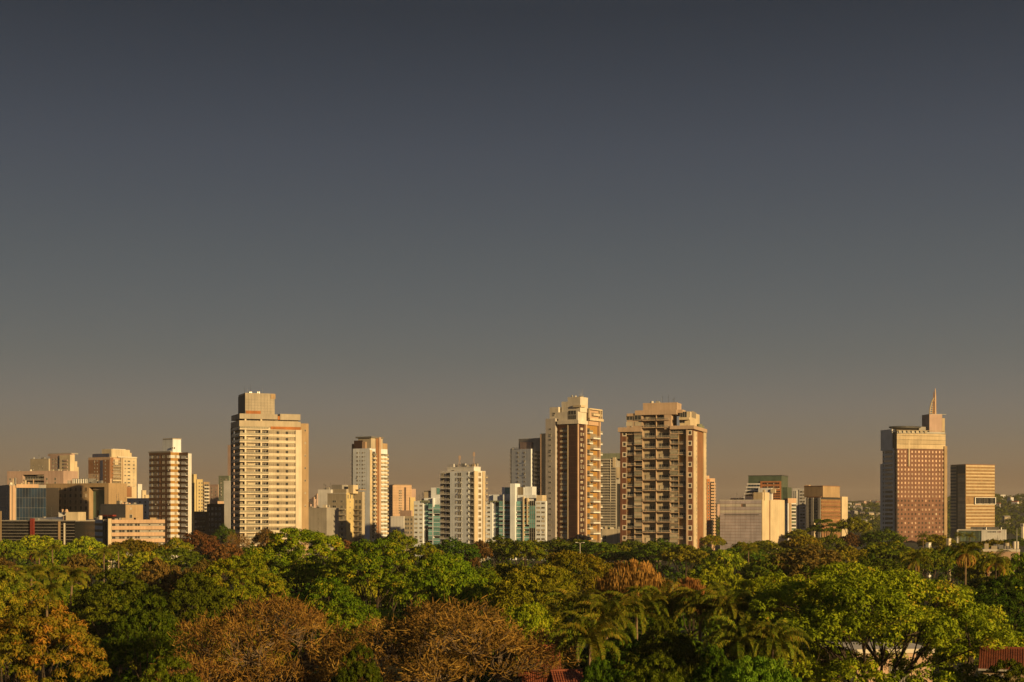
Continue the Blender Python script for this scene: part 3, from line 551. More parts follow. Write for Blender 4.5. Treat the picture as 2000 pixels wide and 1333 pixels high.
# ------------------------------------------------------------------ slender white and brick tower
def slender_tower():
    b = B('apartment_tower', 'slender tall white tower with lit balcony side and brown brick stripe', 722, 960, 689, 757, 31, 'apartment tower')
    L = b.L; s = b.R; W = b.W; D = b.DP; fh = 7.75 / F * 960; H = b.z(876)
    b.vol('wall', 'coolwhite', 0, W, 0, D - .2, 0, H); b.vol('wall', 'brick', .4, W + 2.4, 2, D, 0, b.z(866)); b.vol('penthouse', 'beige', 0, L(697), 1.5, D * .72, H - .1, b.z(856)); b.vol('roof_slab', 'greydark', -.8, L(693), .8, D * .74, b.z(855.5), b.z(852.6))
    b.vol('terrace_house', 'brickdark', L(706), L(690), .8, 8, H - .1, b.z(860)); b.vol('terrace_block', 'peach', L(713), L(706), .6, 6, H - .1, b.z(863))
    b.fb('brick_stripe', 'brownpaint', 'R', s(733.5), s(738), 0, b.z(853), -3, .5); b.fb('pier', 'peach', 'R', s(738), s(741.5), 0, b.z(853.5), -3, 1.2); b.fb('pier', 'cream', 'R', .05, s(726), 0, H - 1, 0, .35)
    for i in range(24):
        z = b.z(884.5 + 7.75 * i)
        if z < b.z(1052): break
        for px in (698, 708.5): b.win('L', L(px), z, 1.2, 1.2, mix=(.6, .35, .05))
        for px in (702.8, 712.8): b.win('L', L(px), z + .1, .55, .7, mix=(1, 0, 0))
        b.balc('L', W + .2, W + 2.2, z - 1.5, 1.6, -2, 'grey', 'bars')
        for p0, p1, n in ((726.5, 733, .3), (742, 748.5, .0), (750, 756.5, .0)):
            b.balc('R', s(p0), s(p1), z - 1.4, 1.5, n - .3, 'cream', 'solid' if i % 3 else 'glass', rh=1.0); b.strip('R', s(p0) + .4, s(p1) - .4, z - 1.2, 2.1, 'glass', n=n - .3 + .02, pane=1.4)
    b.vol('wall', 'tan', .05, 8, s(742), D - .1, H - 6, b.z(866) + .5)
slender_tower()

# ------------------------------------------------------------------ cream block with yellow lit facet
def yellow_facet_block():
    b = B('apartment_block', 'cream block with arched top windows and bright yellow facet by slender tower', 676, 860, 639.5, 694, 30, 'apartment block')
    L = b.L; s = b.R; W = b.W; D = b.DP; fh = 10.9 / F * 860; H = b.z(964)
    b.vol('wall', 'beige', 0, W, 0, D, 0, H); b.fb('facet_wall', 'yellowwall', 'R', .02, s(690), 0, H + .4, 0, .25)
    b.vol('wing_wall', 'beige', -6.2, -.3, D - 1.5, D + 1.2, 0, b.z(961))
    for i in range(9):
        z = b.z(990.5 + 10.9 * (i - 1)) - 1.2
        if z < 1: break
        for px in (653, 668): b.win('L', L(px), z + 1.2, 2.9 if px < 660 else 1.5, 1.9 if i else 1.3, mix=(.9, .1, 0))
        if i:
            b.balc('L', L(676) + .1, L(641), z - .3, 1.1, 0, 'beige', 'bars', rh=.9)
            MB().box(.4, 6.1, D - 2.7, D - 1.502, z - .6, z - .3).box(.5, 6.0, D - 2.7, D - 2.6, z + .5, z + .56).build('balcony', 'beige', b.o)
        for x in (1.9, 4.5): link('window', MB().box(-.7, .7, -.06, .06, -1.0, 1.0, 1).box(-.06, .06, -.1, -.061, -1, 1, 0).mesh('window', ['frame', 'glass']), b.o, (x, D - 1.5, z + 1.0))
        b.win('R', s(683), z + .9, .7, .9, n=.25, mix=(1, 0, 0))
    for px in (679, 684, 689): b.win('R', s(px), b.z(970.5), .8, 2.4, n=.25, mix=(1, 0, 0))
    b.vol('penthouse', 'beige', .5, L(648), 1, 9, H - .1, b.z(955.5)); b.vol('penthouse', 'grey', L(664), L(643.5), 2, 9, b.z(956), b.z(947)); b.vol('tank_house', 'cream', -3, L(674), 3, 8, H - .1, b.z(947.5)); b.vol('terrace_canopy', 'tan', -6, 0, D - 4, D + 3, b.z(957.5), b.z(956))
    for px, py in ((663, 930), (668, 926), (672, 938)): b.mast(px, py, L(px), 5, b.z(947), .06, 'greydark')
    b.fb('coping', 'warmwhite', 'L', -.2, W + .2, H - .3, H + .3, -.3, .2)
yellow_facet_block()

# ------------------------------------------------------------------ brown and white banded tower
def banded_tower():
    b = B('apartment_tower', 'brown and white striped tower with white tank house and gold lit corner', 333, 690, 292, 350, 36, 'apartment tower')
    L = b.L; s = b.R; W = b.W; D = b.DP; fh = 11.1 / F * 690; H = b.z(883)
    b.vol('wall', 'lavender', 0, W, 0, D + 2, 0, H); b.vol('wing_wall', 'lavender', -(b.C[0]*0+6.4), -.01, D, D + 2.2, 0, b.z(886)); b.vol('end_wall', 'grey', W, W + .8, .4, D + 1.5, 0, H - .2)
    b.vol('tank_house', 'coolwhite', L(331), L(312), 2, D + 1.8, H - .2, b.z(857.5)); b.vol('tank_cap', 'beige', L(331) - .15, L(312) + .15, 1.85, D + 1.95, b.z(857.5), b.z(856))
    for px in (340, 344): b.win('R', s(px) - .5, b.z(875), .8, .9, n=-L(331), mix=(1, 0, 0))
    b.fb('coping', 'grey', 'L', -.2, W + .6, H - .2, H + .5, -1, .2)
    for i in range(16):
        zt = H - .2 - i * fh
        if zt < 2: break
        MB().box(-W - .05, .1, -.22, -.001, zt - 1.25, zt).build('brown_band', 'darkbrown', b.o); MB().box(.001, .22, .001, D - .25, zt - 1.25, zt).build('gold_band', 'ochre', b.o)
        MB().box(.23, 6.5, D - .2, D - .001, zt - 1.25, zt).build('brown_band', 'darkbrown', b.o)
        zc = zt - 1.25 - .82
        for q, px in enumerate((297, 303.5, 312.5, 320, 329)): b.win('L', L(px), zc, 1.7 if q % 2 else 1.2, 1.45, 'glass', 'brownpaint' if q == 2 else 'frame', mix=(.35, .55, .1))
        for q0, q1 in ((307, 300.5), (317, 314.5), (326, 322.5)): b.fb('brown_panel', 'darkbrown', 'L', L(q0) , L(q1), zc - .8, zc + .8, 0, .1)
        b.win('R', s(343), zc, 1.3, 1.5, 'glasswarm', mix=(.2, .7, .1))
        MB().box(3.2, 6.4, D - 1.5, D - .21, zc - 1.0, zc - .75).box(3.2, 6.4, D - 1.5, D - 1.4, zc - .749, zc + .2).build('balcony', 'lavender', b.o)
        for x in (1.6, 3.9, 5.4): link('window', MB().box(-.75, .75, -.06, .05, -.75, .75, 1).box(-.75, .75, -.12, -.061, .62, .75, 0).box(-.05, .05, -.12, -.061, -.75, .62, 0).mesh('window', ['frame', 'glass']), b.o, (x, D, zc))
banded_tower()

# ------------------------------------------------------------------ white blank block
def blank_block():
    b = B('office_block', 'windowless white block with pale panelled side and cream end split by slot', 1488, 765, 1406, 1531.5, 31, 'building')
    L = b.L; s = b.R; W = b.W; D = b.DP; H = b.z(977.5)
    b.vol('wall', 'pink', .02, W, 0, D - .2, 0, H); b.fb('end_wall', 'cream', 'R', .0, s(1501.5), 0, H + .4, -1.5, .25); b.fb('end_wall', 'cream', 'R', s(1503.6), D, 0, H + .3, -1.5, .3); b.fb('slot', 'brownpaint', 'R', s(1501.5), s(1503.6), 0, H, -1, .05)
    b.roof(.3, W, 0, D - .4, H, 'roofgrey', 'lavender', .35)
    rng = b.rng; ph = 6.1 / F * 765
    for i in range(17):                                                     # cladding panels, row by row
        z = H - .2 - (i + 1) * ph
        if z < 2: break
        m = 'white' if i in (1, 3) else 'panelgrey'
        for q in range(8):
            s0 = .25 + q * (W - .4) / 8; d = .1 + rng.random() * .06
            if i == 1 and q == 3: b.fb('louvre', 'greydark', 'L', s0 + .1, s0 + 1.6, z + .1, z + ph - .1, 0, .1); continue
            b.fb('cladding_panel', m, 'L', s0 + .05, s0 + (W - .4) / 8 - .05, z + .12, z + ph - .06, 0, d)
    b.fb('ledge', 'greydark', 'L', 1.5, W - 2.5, b.z(1006), b.z(1005), .02, .4)
    b.vol('tank_house', 'cream', -.2, 5, .6, s(1502), H - .1, b.z(962)); b.fb('tank_house_end', 'cream', 'L', L(1488), L(1474), H - .1, b.z(962.5), -6, -.7); b.vol('roof_house', 'lavender', L(1473), L(1451), 3, 10, H - .1, b.z(963)); b.strip('L', L(1470), L(1453), b.z(969), .9, n=-3, pane=1.2)
    b.fb('flue', 'cream', 'R', s(1491), s(1492.5), H, b.z(957), -.5, .7)
blank_block()

# ------------------------------------------------------------------ green and orange office
def green_orange_office():
    b = B('office_building', 'green glass office with orange panel front behind the blank white block', 1526, 1000, 1461, 1531, 22, 'office building')
    L = b.L; W = b.W
    b.vol('wall', 'glassgreen', 0, W, 1, 24, 0, b.z(929.5)); b.fb('roof_edge', 'metaldark', 'L', -.3, W + .3, b.z(929.5), b.z(928.4), -24, -.8); b.vol('side_wing', 'glassgreen', -3.5, 0, 4, 20, 0, b.z(952)); b.vol('front_panel', 'orange', .3, L(1485), .2, 8, 0, b.z(940))
    for zt in (943, 950.5): b.strip('L', 1.4, L(1489), b.z(zt + 3), 1.2, 'glass', 'orange', n=-.2, pane=1.6)
    for px in (1499, 1511.2):
        for zt in (945, 951.5): b.fb('lit_pane', 'blind', 'L', L(px + .8), L(px - .8), b.z(zt + 1.5), b.z(zt - 1.5), -.2, .1)
    for i in range(6):
        z = b.z(944 + 6.5 * i); b.vol('terrace_band', 'lavender', L(1484), L(1459 - i * 1.6), -.4 + i * -.3, 9, z - 1, z); b.strip('L', L(1483.5), L(1461 - i * 1.4), z - 2.4, 1.3, 'glassblue', n=.1 + .25 * i, pane=2)
    b.vol('roof_house', 'lavender', L(1510), L(1484), -5, -.5, b.z(990), b.z(953.5)); b.vol('white_box', 'cream', L(1517.5), L(1508.5), -6, -3, b.z(963), b.z(956)); b.fb('ramp_canopy', 'warmwhite', 'L', L(1523), L(1511), b.z(955.5), b.z(954.4), 1, 4)
    for i in range(5): b.strip('L', .8, L(1510.5), b.z(962 + i * 4.4), .9, 'glass', 'orange', n=-.2, pane=1.6)
green_orange_office()

def pale_office_group():
    b = B('apartment_block', 'narrow white block with green balcony panes right of the blank white block', 1538.5, 900, 1533.5, 1555, 60, 'apartment block')
    s = b.R; H = b.z(974.5)
    b.vol('wall', 'lavender', 0, b.W, 0, b.DP, 0, H); b.fb('cap', 'peach', 'R', 0, b.DP, b.z(983), H + .2, -4, .2); b.fb('brick_strip', 'tan', 'R', s(1541), s(1545.5), 0, b.z(983), 0, .2)
    for i in range(10): b.strip('R', s(1546), s(1554.3), b.z(990 + i * 6.6), 1.5, 'glassgreen' if i % 2 else 'glass', n=0, pane=1.3)
    b.roof(0, b.W, 0, b.DP, H, 'roofgrey', 'peach', .3)
    b = B('office_building', 'pale grey ribbed office slab with two fins left of the brown office', 1575.5, 950, 1548, 1598, 28, 'office building')
    L = b.L; H = b.z(954); W = b.W
    b.vol('wall', 'lavender', 0, W, 0, 16, 0, H); b.vol('wall', 'grey', -9, 0, 5, 18, 0, b.z(953)); b.vol('roof_house', 'peach', L(1577), L(1569), 3, 8, H - .1, b.z(947.5)); b.fb('slot', 'greydark', 'L', L(1560.6), L(1559.2), 0, H - 1, 0, .08)
    for q in range(3): b.fb('fin', 'white', 'L', L(1548.6 + q * 3.6 + .7), L(1548.6 + q * 3.6), 0, H - 1.5, 0, .5)
    for i in range(13):
        for px in (1565, 1570): b.win('L', L(px), b.z(961 + i * 6.3), 1.6, 1.2, mix=(.5, .5, 0))
    for i in range(6): MB().box(.2, 8.9, 4.7, 4.998, b.z(957 + i * 5.4) - .6, b.z(957 + i * 5.4) + .5).build('spandrel_band', 'warmwhite', b.o); MB().box(.2, 8.9, 4.85, 4.997, b.z(957 + i * 5.4) - 1.5, b.z(957 + i * 5.4) - .61).build('window', 'glass', b.o)
    b = B('office_building', 'brown banded office with tan end wall and blank tan roof block', 1603, 900, 1575.5, 1641, 38, 'office building')
    L = b.L; s = b.R; H = b.z(971); W = b.W; D = b.DP
    b.vol('wall', 'metaldark', 0, W, 0, D, 0, H); b.vol('end_wall', 'cream', -1.2, 12, D, s(1652.5), 0, H + .4); b.vol('roof_block', 'tan', -1, 12, 1, s(1637.5), H - .2, b.z(949.5)); b.fb('roof_cap', 'brownpaint', 'R', .8, s(1637.7), b.z(950), b.z(949), -12.2, 1.1)
    for px in (1577, 1587, 1600.5): b.fb('fin', 'grey', 'L', L(px + 2.2), L(px - 2.2), 0, H - .5, 0, .7)
    for i in range(13):
        z = b.z(976 + i * 6.4)
        b.strip('R', .3, D - .2, z - 1.1, 1.2, 'glassbronze', 'brownpaint', n=0, pane=1.5); b.fb('spandrel_band', 'brownpaint', 'R', .2, D - .1, z - 2, z - 1.12, 0, .35)
        b.win('L', L(1593.5), z, 2.6, 1.4, mix=(.9, .1, 0)); b.win('L', L(1582), z, 2.2, 1.4, mix=(.9, .1, 0))
    b.vol('roof_plant', 'greydark', L(1600), L(1580), 2, 6, H - .1, b.z(967)); b.roof(0, W, 0, D, H, 'roofgrey', 'brownpaint', .3)
    b = B('service_tower', 'small cream and pale shaft at the foot of the brown office', 1590, 820, 1584, 1592.5, 42, 'building'); b.vol('wall', 'cream', 0, b.W, 0, b.DP, 0, b.z(1022)); b.roof(0, b.W, 0, b.DP, b.z(1022), 'cream', 'cream', .2)
pale_office_group()

# ------------------------------------------------------------------ grid tower and concrete block between the brick towers
def between_towers():
    b = B('apartment_tower', 'grey gridded tower with green roof band seen between the brick towers', 1203, 1150, 1170, 1213, 20, 'apartment tower')
    L = b.L; H = b.z(896); W = b.W; fh = 5.2 / F * 1150
    b.vol('wall', 'grey', 0, W, 0, 16, 0, H); b.vol('roof_block', 'greenwall', -6, W, 2, 15, H - .1, b.z(885.5)); b.vol('side_wing', 'metaldark', -6, -.05, 3, 14, 0, b.z(945)); b.vol('lit_block', 'cream', .3, L(1197), -.6, 6, b.z(913), b.z(894)); b.vol('lit_block', 'cream', -4.5, -.2, .4, 6, b.z(934), b.z(913)); b.fb('spine', 'warmwhite', 'L', L(1193), L(1191.8), b.z(980), b.z(897), 0, .5); b.vol('edge_strip', 'cream', -5.2, -4.4, 2, 6, 0, b.z(944))
    for i in range(27):
        z = H - .8 - i * fh
        if z < b.z(1037): break
        b.fb('floor_slab', 'warmwhite', 'L', .1, W, z - .3, z, 0, .55); b.strip('L', .3, L(1192.6), z - fh + .55, 1.1, 'glass', 'warmwhite', n=0, pane=1.1); b.strip('L', L(1191.4), W - .2, z - fh + .55, 1.1, 'glass', 'warmwhite', n=0, pane=1.1)
    b = B('concrete_block', 'low bare concrete block wedged between the two brick towers', 1213, 860, 1176, 1218, 12, 'building')
    L = b.L; H = b.z(1035); b.vol('wall', 'concrete', 0, b.W, 0, 12, 0, H); b.fb('slot', 'dark', 'L', L(1207.2), L(1206.6), 0, H - .1, 0, .05); b.fb('joint', 'grey', 'L', .1, b.W, b.z(1051) - .08, b.z(1051) + .08, 0, .06)
    for py in (1049.5, 1059.5): b.win('L', L(1181), b.z(py), 2.0, 2.4, mix=(1, 0, 0))
    b.roof(0, b.W, 0, 12, H, 'roofgrey', 'concrete', .3)
    for q in range(5): MB().cyl(-L(1188 + q * 2), 3, H, H + b.rng.uniform(.8, 2.2), .6, .9, 6).build('planter', 'greenwall', b.o)
    b = B('apartment_tower', 'orange lit balcony tower peeking out right of the staggered tower', 1379, 950, 1375, 1396.5, 60, 'apartment tower')
    s = b.R; H = b.z(936); D = b.DP; b.vol('wall', 'peach', 0, b.W, 0, D, 0, H); b.vol('penthouse', 'peach', -.2, b.W, 0, s(1385), H - .1, b.z(929.5)); b.fb('brick_strip', 'rust', 'R', s(1380), s(1386), 0, H, 0, .3)
    for i in range(19):
        z = b.z(943 + i * 5.9)
        if z < 3: break
        b.balc('R', s(1386.4), D - .3, z - 1.2, 1.3, 0, 'peach', 'solid', rh=.9); b.strip('R', s(1387), D - .8, z - 1.1, 1.7, 'glass', n=0, pane=1.5); b.win('R', s(1383), z, 1.2, 1.2, n=.3, mix=(1, 0, 0))
    b.roof(0, b.W, 0, D, H, 'roofgrey', 'peach', .5)
between_towers()
# ------------------------------------------------------------------ left cluster
def left_cluster():
    b = B('office_building', 'dark blue glass office with tan lit column beside it at far left', 18, 740, -8, 90, 62, 'office building')
    s = b.R; L = b.L; D = b.DP; H = b.z(948)
    b.vol('side_wall', 'grey', 0, b.W, 0, D, 0, H); b.fb('lit_column', 'peach', 'R', .2, s(22.3), 0, H - .2, 0, .6); b.fb('lit_column', 'peach', 'R', s(24), s(30), 0, H - .2, 0, .6); b.fb('cornice', 'peach', 'R', s(31), s(75), b.z(953), b.z(946), -3, .9)
    n, m_ = 10, 6; w = (D - s(32)) / n; hh = (b.z(953) - 2) / 7
    for i in range(7):
        for q in range(n):
            g = 'glassblue'
            b.fb('glazing_panel', g if not (i in (1, 2) and 5 <= q <= 7) else 'glassteal', 'R', s(32) + q * w + .05, s(32) + (q + 1) * w - .05, 2 + i * hh + .05, 2 + (i + 1) * hh - .05, 0, .12 + .05 * b.rng.random())
    for i in range(9):
        for px in (4, 8, 13.5): b.win('L', L(px), b.z(957 + i * 6.6), .7, .9, mix=(1, 0, 0))
    b.vol('wall', 'blackwall', 8, b.W - 1, D - .1, D + 8, 0, b.z(952))
    for px, h in ((28, 3.5), (32, 4), (45, 1.2), (52, 2.6), (58, 1.8), (69, 3.2)): MB().cyl(-3 - b.rng.random() * 3, s(px), H, H + h, .6 if h < 3 else .3, n=8).build('roof_vent', b.rng.choice(['cream', 'peach', 'metal']), b.o)
    b.roof(0, b.W, 0, D, H, 'roofgrey', 'grey', .3)

    b = B('office_building', 'tan office with grid of square dark windows and tall dark glass recess', 212, 760, 90, 214, 24, 'office building')
    L = b.L; W = b.W; H = b.z(945); dp = 12.3
    b.vol('wall', 'tan', L(173.5), W, 0, 15, 0, H); b.vol('wall', 'tan', 0, L(204), 0, 15, 0, H); b.vol('lintel', 'tan', L(204), L(173.5), 0, 15, b.z(951.5), H); b.vol('recess_wall', 'glassgreen', L(204), L(173.5), 3.5, 14, 0, b.z(951.6)); b.fb('recess_beam', 'beige', 'L', L(203.5), L(176), b.z(957), b.z(953), -3.4, -2.2)
    for i in range(6):
        for q in range(8): b.win('L', L(97.4 + q * 10.12), b.z(955.7 + i * dp), 1.6, 2.1, 'windowdark', 'tan', mix=(.94, .06, 0), sill=True)
    for i in range(6):
        for q in range(5): b.fb('glazing_panel', 'glassteal' if (i + q) % 4 == 0 else 'glass', 'L', L(203.6) + q * 1.55 + .05, L(203.6) + q * 1.55 + 1.5, 3 + i * 4, 6.8 + i * 4, -3.5, -3.4)
    b.roof(0, W, 0, 15, H, 'roofgrey', 'tan', .3); b.vol('plant_room', 'metal', L(163), L(131), 4, 10, H - .1, b.z(934)); 
    k = MB()
    for q in range(9): k.cyl(-L(134 + q * 3.4), 3.4, H, b.z(935), .25, n=6)
    k.build('pipe_rack', 'metal', b.o); b.mast(157, 918, L(157), 5, H, .12, 'metaldark'); b.mast(169, 923, L(169), 5, H, .1, 'metaldark'); b.mast(116.5, 972, L(116.5), -2, 0, .15, 'tan', 'flagpole', b.z(968))

    b = B('apartment_block', 'weathered grey beige block with open upper floors behind the tan office', 124, 950, 14, 128, 18, 'apartment block')
    L = b.L; H = b.z(921); W = b.W; b.vol('wall', 'pink', 0, L(86), 0, 16, 0, H); b.vol('wall', 'pink', L(44), W, 0, 16, 0, H); b.vol('wall', 'greydark', L(86), L(44), 2.5, 16, 0, b.z(930)); b.vol('beam', 'pink', L(86), L(44), 0, 16, b.z(927), H - .02)
    for i in range(5):
        z = b.z(934 + i * 8); b.balc('L', L(86), L(44), z - 1.2, 2.4, -2.5, 'pink', 'bars'); b.strip('L', L(85), L(45), z - 1, 1.9, n=-2.5, pane=2)
        for px in (20, 30, 91.5, 108): b.win('L', L(px), z - .6, 1.5, 1.7, mix=(.8, .2, 0))
    b.roof(0, W, 0, 16, H, 'roofgrey', 'pink', .4)

    b = B('apartment_tower', 'stepped beige tower with rounded lit end at upper far left', 135, 1200, 59, 152, 30, 'apartment tower')
    L = b.L; s = b.R; W = b.W
    b.vol('wall', 'beige', L(95), W, 0, 20, 0, b.z(896)); b.vol('wall', 'pink', 0, L(95), 1.5, s(143), 0, b.z(888)); b.vol('wall', 'pink', 0, L(88), 3, s(146), b.z(890), b.z(886)); b.vol('end_wall', 'cream', -.6, 12, .5, s(145), 0, b.z(889)); b.vol('end_wall', 'cream', -.8, 12, s(145), s(149.5), 0, b.z(901)); b.vol('end_wall', 'cream', -.7, 12, s(149.5), s(152.5), 0, b.z(912)); b.vol('roof_block', 'grey', 2, L(88), 4, 12, b.z(887), b.z(884.5))
    for i in range(6):
        z = b.z(897 + i * 6.6)
        for px in (101, 107, 113, 120): b.win('L', L(px), z, 1.7, 1.7, n=-1.5)
        for px in (65, 76, 83): b.win('L', L(px), z + .3 - 5, 1.0, 1.0, mix=(.9, .1, 0))
        b.balc('L', L(131), L(124), z - 1.5, 1.6, -1.5, 'pink', 'solid')
    b.roof(L(95), W, 0, 20, b.z(896), 'roofgrey', 'beige', .4); b.vol('roof_box', 'greenwall', L(97), L(90), 6, 10, b.z(889), b.z(885.5))

    b = B('apartment_tower', 'brown and cream tower with blue stripe and gold lit balconies, upper left', 215, 1100, 172.5, 265, 31, 'apartment tower')
    L = b.L; s = b.R; W = b.W; D = b.DP; H = b.z(893); fh = 7.1 / F * 1100
    b.vol('wall', 'peach', 0, W, 0, D, 0, H); b.fb('brown_panel', 'brownpaint', 'L', L(195.5), W - .2, b.z(925), b.z(898), 0, .15); b.fb('brown_panel', 'brownpaint', 'L', .2, L(201.5), 0, b.z(898), 0, .15); b.fb('blue_stripe', 'bluepaint', 'L', L(201), L(196.2), 0, b.z(899), .151, .3)
    b.vol('blue_band', 'bluepaint', L(212), L(179.5), .5, 8, H - .1, b.z(886)); b.vol('penthouse', 'lavender', L(224) if False else 0, L(199), 3, D * .6, H - .1, b.z(876.5)); b.vol('penthouse', 'cream', -.4, 10, s(217), s(253), H - .1, b.z(877.5)); b.vol('penthouse', 'cream', -.3, 10, s(253), s(256.5), H - .1, b.z(883)); b.vol('roof_band', 'warmwhite', -1.6, 8, s(228), D, b.z(893.5), b.z(891))
    b.vol('white_wing', 'cream', -.9, 9, s(239), D + .2, 0, b.z(892)); b.fb('balcony_frame', 'brownpaint', 'R', .2, s(221), b.z(935), H - .5, 0, .3); b.fb('recess', 'brownpaint', 'R', s(239.6), s(255.5), b.z(971), b.z(950), .9, 1.0)
    for i in range(13):
        z = b.z(900 + i * 7.1)
        for px in (185, 190.5, 206): b.win('L', L(px), z, .9, 1.1, n=.15, mix=(.5, .45, .05))
        b.balc('R', s(218), s(234), z - 1.5, 1.5, 0, 'cream', 'solid' if i > 4 else 'bars', rh=.8); b.strip('R', s(218.5), s(233.5), z - 1.3, 1.9, 'glasswarm', n=0, pane=1.6)
        if not 7 < i < 11:
            for px, w in ((243, 1.7), (250, 2.6), (259.5, 1.9)): b.win('R', s(px), z, w, 1.1, n=.9, mix=(.6, .3, .1))
    b.fb('white_panel', 'white', 'R', .1, s(217), b.z(985), b.z(961), .31, .8); b.fb('blank_panel', 'cream', 'R', s(222), s(229), b.z(908), b.z(897.5), .02, 1.2); b.fb('pier', 'cream', 'R', s(234), s(235), 0, H, 0, 1.8)

    # low dark glass office in front
    b = B('office_building', 'low black glass office with thin white floor lines and red pillar', 146, 590, -14, 150, 10, 'office building')
    L = b.L; H = b.z(1017.5); W = b.W
    b.vol('wall', 'blackwall', 0, W, 0, 18, 0, H); b.fb('red_column', 'redpaint', 'L', L(68), L(61.5), 0, b.z(1013), 0, 1.2); b.fb('white_column', 'warmwhite', 'L', L(127.6), L(126), 0, H - 1, .02, .8); b.fb('column', 'tan', 'L', L(118), L(114.5), 0, H - .3, .02, .5); b.fb('edge_column', 'tan', 'L', L(3), L(2), 0, H + 4, .02, .6)
    for i in range(7):
        z = H - .1 - i * 6.05 / F * 590
        b.fb('floor_line', 'grey', 'L', .1, W, z - .13, z, .02, .3)
        for q in range(9):
            s0 = L(114) + q * (W - L(114)) / 9; b.fb('glazing_panel', 'windowdark', 'L', s0 + .06, s0 + (W - L(114)) / 9 - .06, z - 1.18, z - .2, .02, .1)
    b.roof(0, W, .6, 18, H, 'roofgrey', 'grey', .15)
    k = MB(); z0, z1 = H + .1, b.z(1008.5); k.ring([[(-L(117), 3, z0), (-L(64), 3, z0), (-L(64), 13, z0), (-L(117), 13, z0)][::-1], [(-L(117) , 3, z0 + .3), (-L(64), 3, z0 + .9), (-L(64), 13, z0 + 1.2), (-L(117), 13, z1)][::-1]][::1]); k.build('pitched_roof', 'metal', b.o)
    b.vol('roof_house', 'lavender', L(123), L(87), 12, 16, H, b.z(1000.5)); b.vol('roof_box', 'cream', L(148), L(124), 2, 9, H, b.z(1000.5)); b.vol('roof_box', 'peach', L(124) + .02, L(117), 3, 7, H, b.z(1007.5)); b.fb('louvre', 'dark', 'L', L(100), L(96), b.z(1006), b.z(1003.5), -12, -11.8)
    for px in (97, 105): MB().cyl(-L(px), 11, b.z(1001), b.z(995), .25 if px < 100 else .9, .5, 8).build('roof_vent', 'peach', b.o)

    b = B('apartment_block', 'plain grey and ochre block with roof terrace beside the striped tower', 245, 660, 196, 279, 38, 'apartment block')
    L = b.L; s = b.R; b.vol('wall', 'greydark', .02, b.W, 0, b.DP - .1, 0, b.z(986)); b.fb('end_wall', 'tan', 'R', .03, b.DP, 0, b.z(986.5), -3, .1); b.roof(0, b.W, 0, b.DP, b.z(986), 'roofgrey', 'greydark', .3); b.fb('awning', 'redpaint', 'L', L(227), L(200), b.z(1009), b.z(1006), .0, 2); b.win('R', s(255), b.z(994), 1, 1, n=.1, mix=(.2, .8, 0)); b.win('R', s(255), b.z(1009), 1.6, 1.8, n=.1, mix=(1, 0, 0))
    for px in (250, 256, 263): MB().cyl(-4, s(px), b.z(986), b.z(982.5), .7, .5, 8).build('roof_vent', 'peach', b.o)

    b = B('apartment_block', 'low pale block with long pink balcony bands, in front of striped tower', 213, 620, 146, 321.5, 58, 'apartment block')
    L = b.L; s = b.R; W = b.W; D = b.DP; H = b.z(1015.5); fh = 12.6 / F * 620
    b.vol('wall', 'grey', .6, W, .5, D - .5, 0, H - .2); b.roof(.3, W, .2, D - .2, H - .5, 'roofgrey', 'peach', .4); b.fb('stair_slot', 'glass', 'L', .2, L(204.5), 0, H - .6, -.7, -.3); b.fb('corner_column', 'cream', 'R', -.6, s(217), 0, H + .5, -.6, .6)
    for i in range(4):
        zt = H - i * fh
        b.fb('balcony_band', 'peach', 'R', s(217.5), D, zt - 1.6, zt, -.6, .5); b.fb('balcony_band', 'lavender', 'L', L(203), W + .3, zt - 1.6, zt, -.6, .5)
        for p0, p1 in ((219, 226.5), (233, 244.5), (248, 260), (264, 274)): b.strip('R', s(p0), s(p1), zt - 2.85, 1.2, 'glass', n=-.6, pane=1.2)
        for px in (293, 313): b.win('R', s(px), zt - 2.2, 1.1, .7, n=-.6, mix=(1, 0, 0))
        b.strip('L', L(201), L(150), zt - 2.85, 1.2, 'glass', n=-.5, pane=1.3); b.fb('column', 'grey', 'L', L(204), L(203), 0, H, -.6, .6)
    for q in range(3): b.vol('roof_box', 'tan', 2 + q * 5, 5 + q * 5, 6 + q * 8, 9 + q * 8, H - .3, H + .8)

    for nm, lab, c, D_, l, r, th, y, m, wins in (
        ('apartment_block', 'small lavender and cream block left of the striped tower', 269, 1300, 261.5, 277.5, 45, 947, 'lavender', 1),
        ('apartment_block', 'smallest cream rooftop block touching the striped tower, its left', 278, 1250, 276, 285.5, 35, 959, 'cream', 0),
        ('apartment_block', 'low cream stepped block tight against the striped tower', 284, 1200, 282, 292.5, 30, 968, 'cream', 1),
        ('shed_building', 'long lavender low building behind the ochre block roof', 289, 850, 248, 292, 25, 975, 'lavender', 1),
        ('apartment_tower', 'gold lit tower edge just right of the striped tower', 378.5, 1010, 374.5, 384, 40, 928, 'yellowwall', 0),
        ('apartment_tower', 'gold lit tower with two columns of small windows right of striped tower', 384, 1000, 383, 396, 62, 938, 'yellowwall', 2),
        ('apartment_tower', 'tan lit tower with white balcony slabs behind the dark brick blocks', 397.5, 1080, 396, 409, 62, 943, 'tan', 3),
        ('apartment_block', 'pinkish narrow block between gold tower and cream slab tower', 426, 1100, 410, 431, 28, 948, 'pink', 1),
        ('apartment_tower', 'greenish grey stepped block close behind the pale slab', 447, 900, 427, 452, 25, 931, 'greenwall', 1),
        ('slab_block', 'pale grey blank slab against the cream slab tower', 450, 850, 437, 453, 22, 941, 'lavender', 0),
        ('slab_block', 'tall thin grey slab rising behind the cream slab tower', 456, 960, 444.8, 460, 25, 871, 'pink', 0),
        ('apartment_block', 'small reddish roof block topping the dark brick blocks', 425, 870, 421, 437, 45, 981, 'peach', 0)):
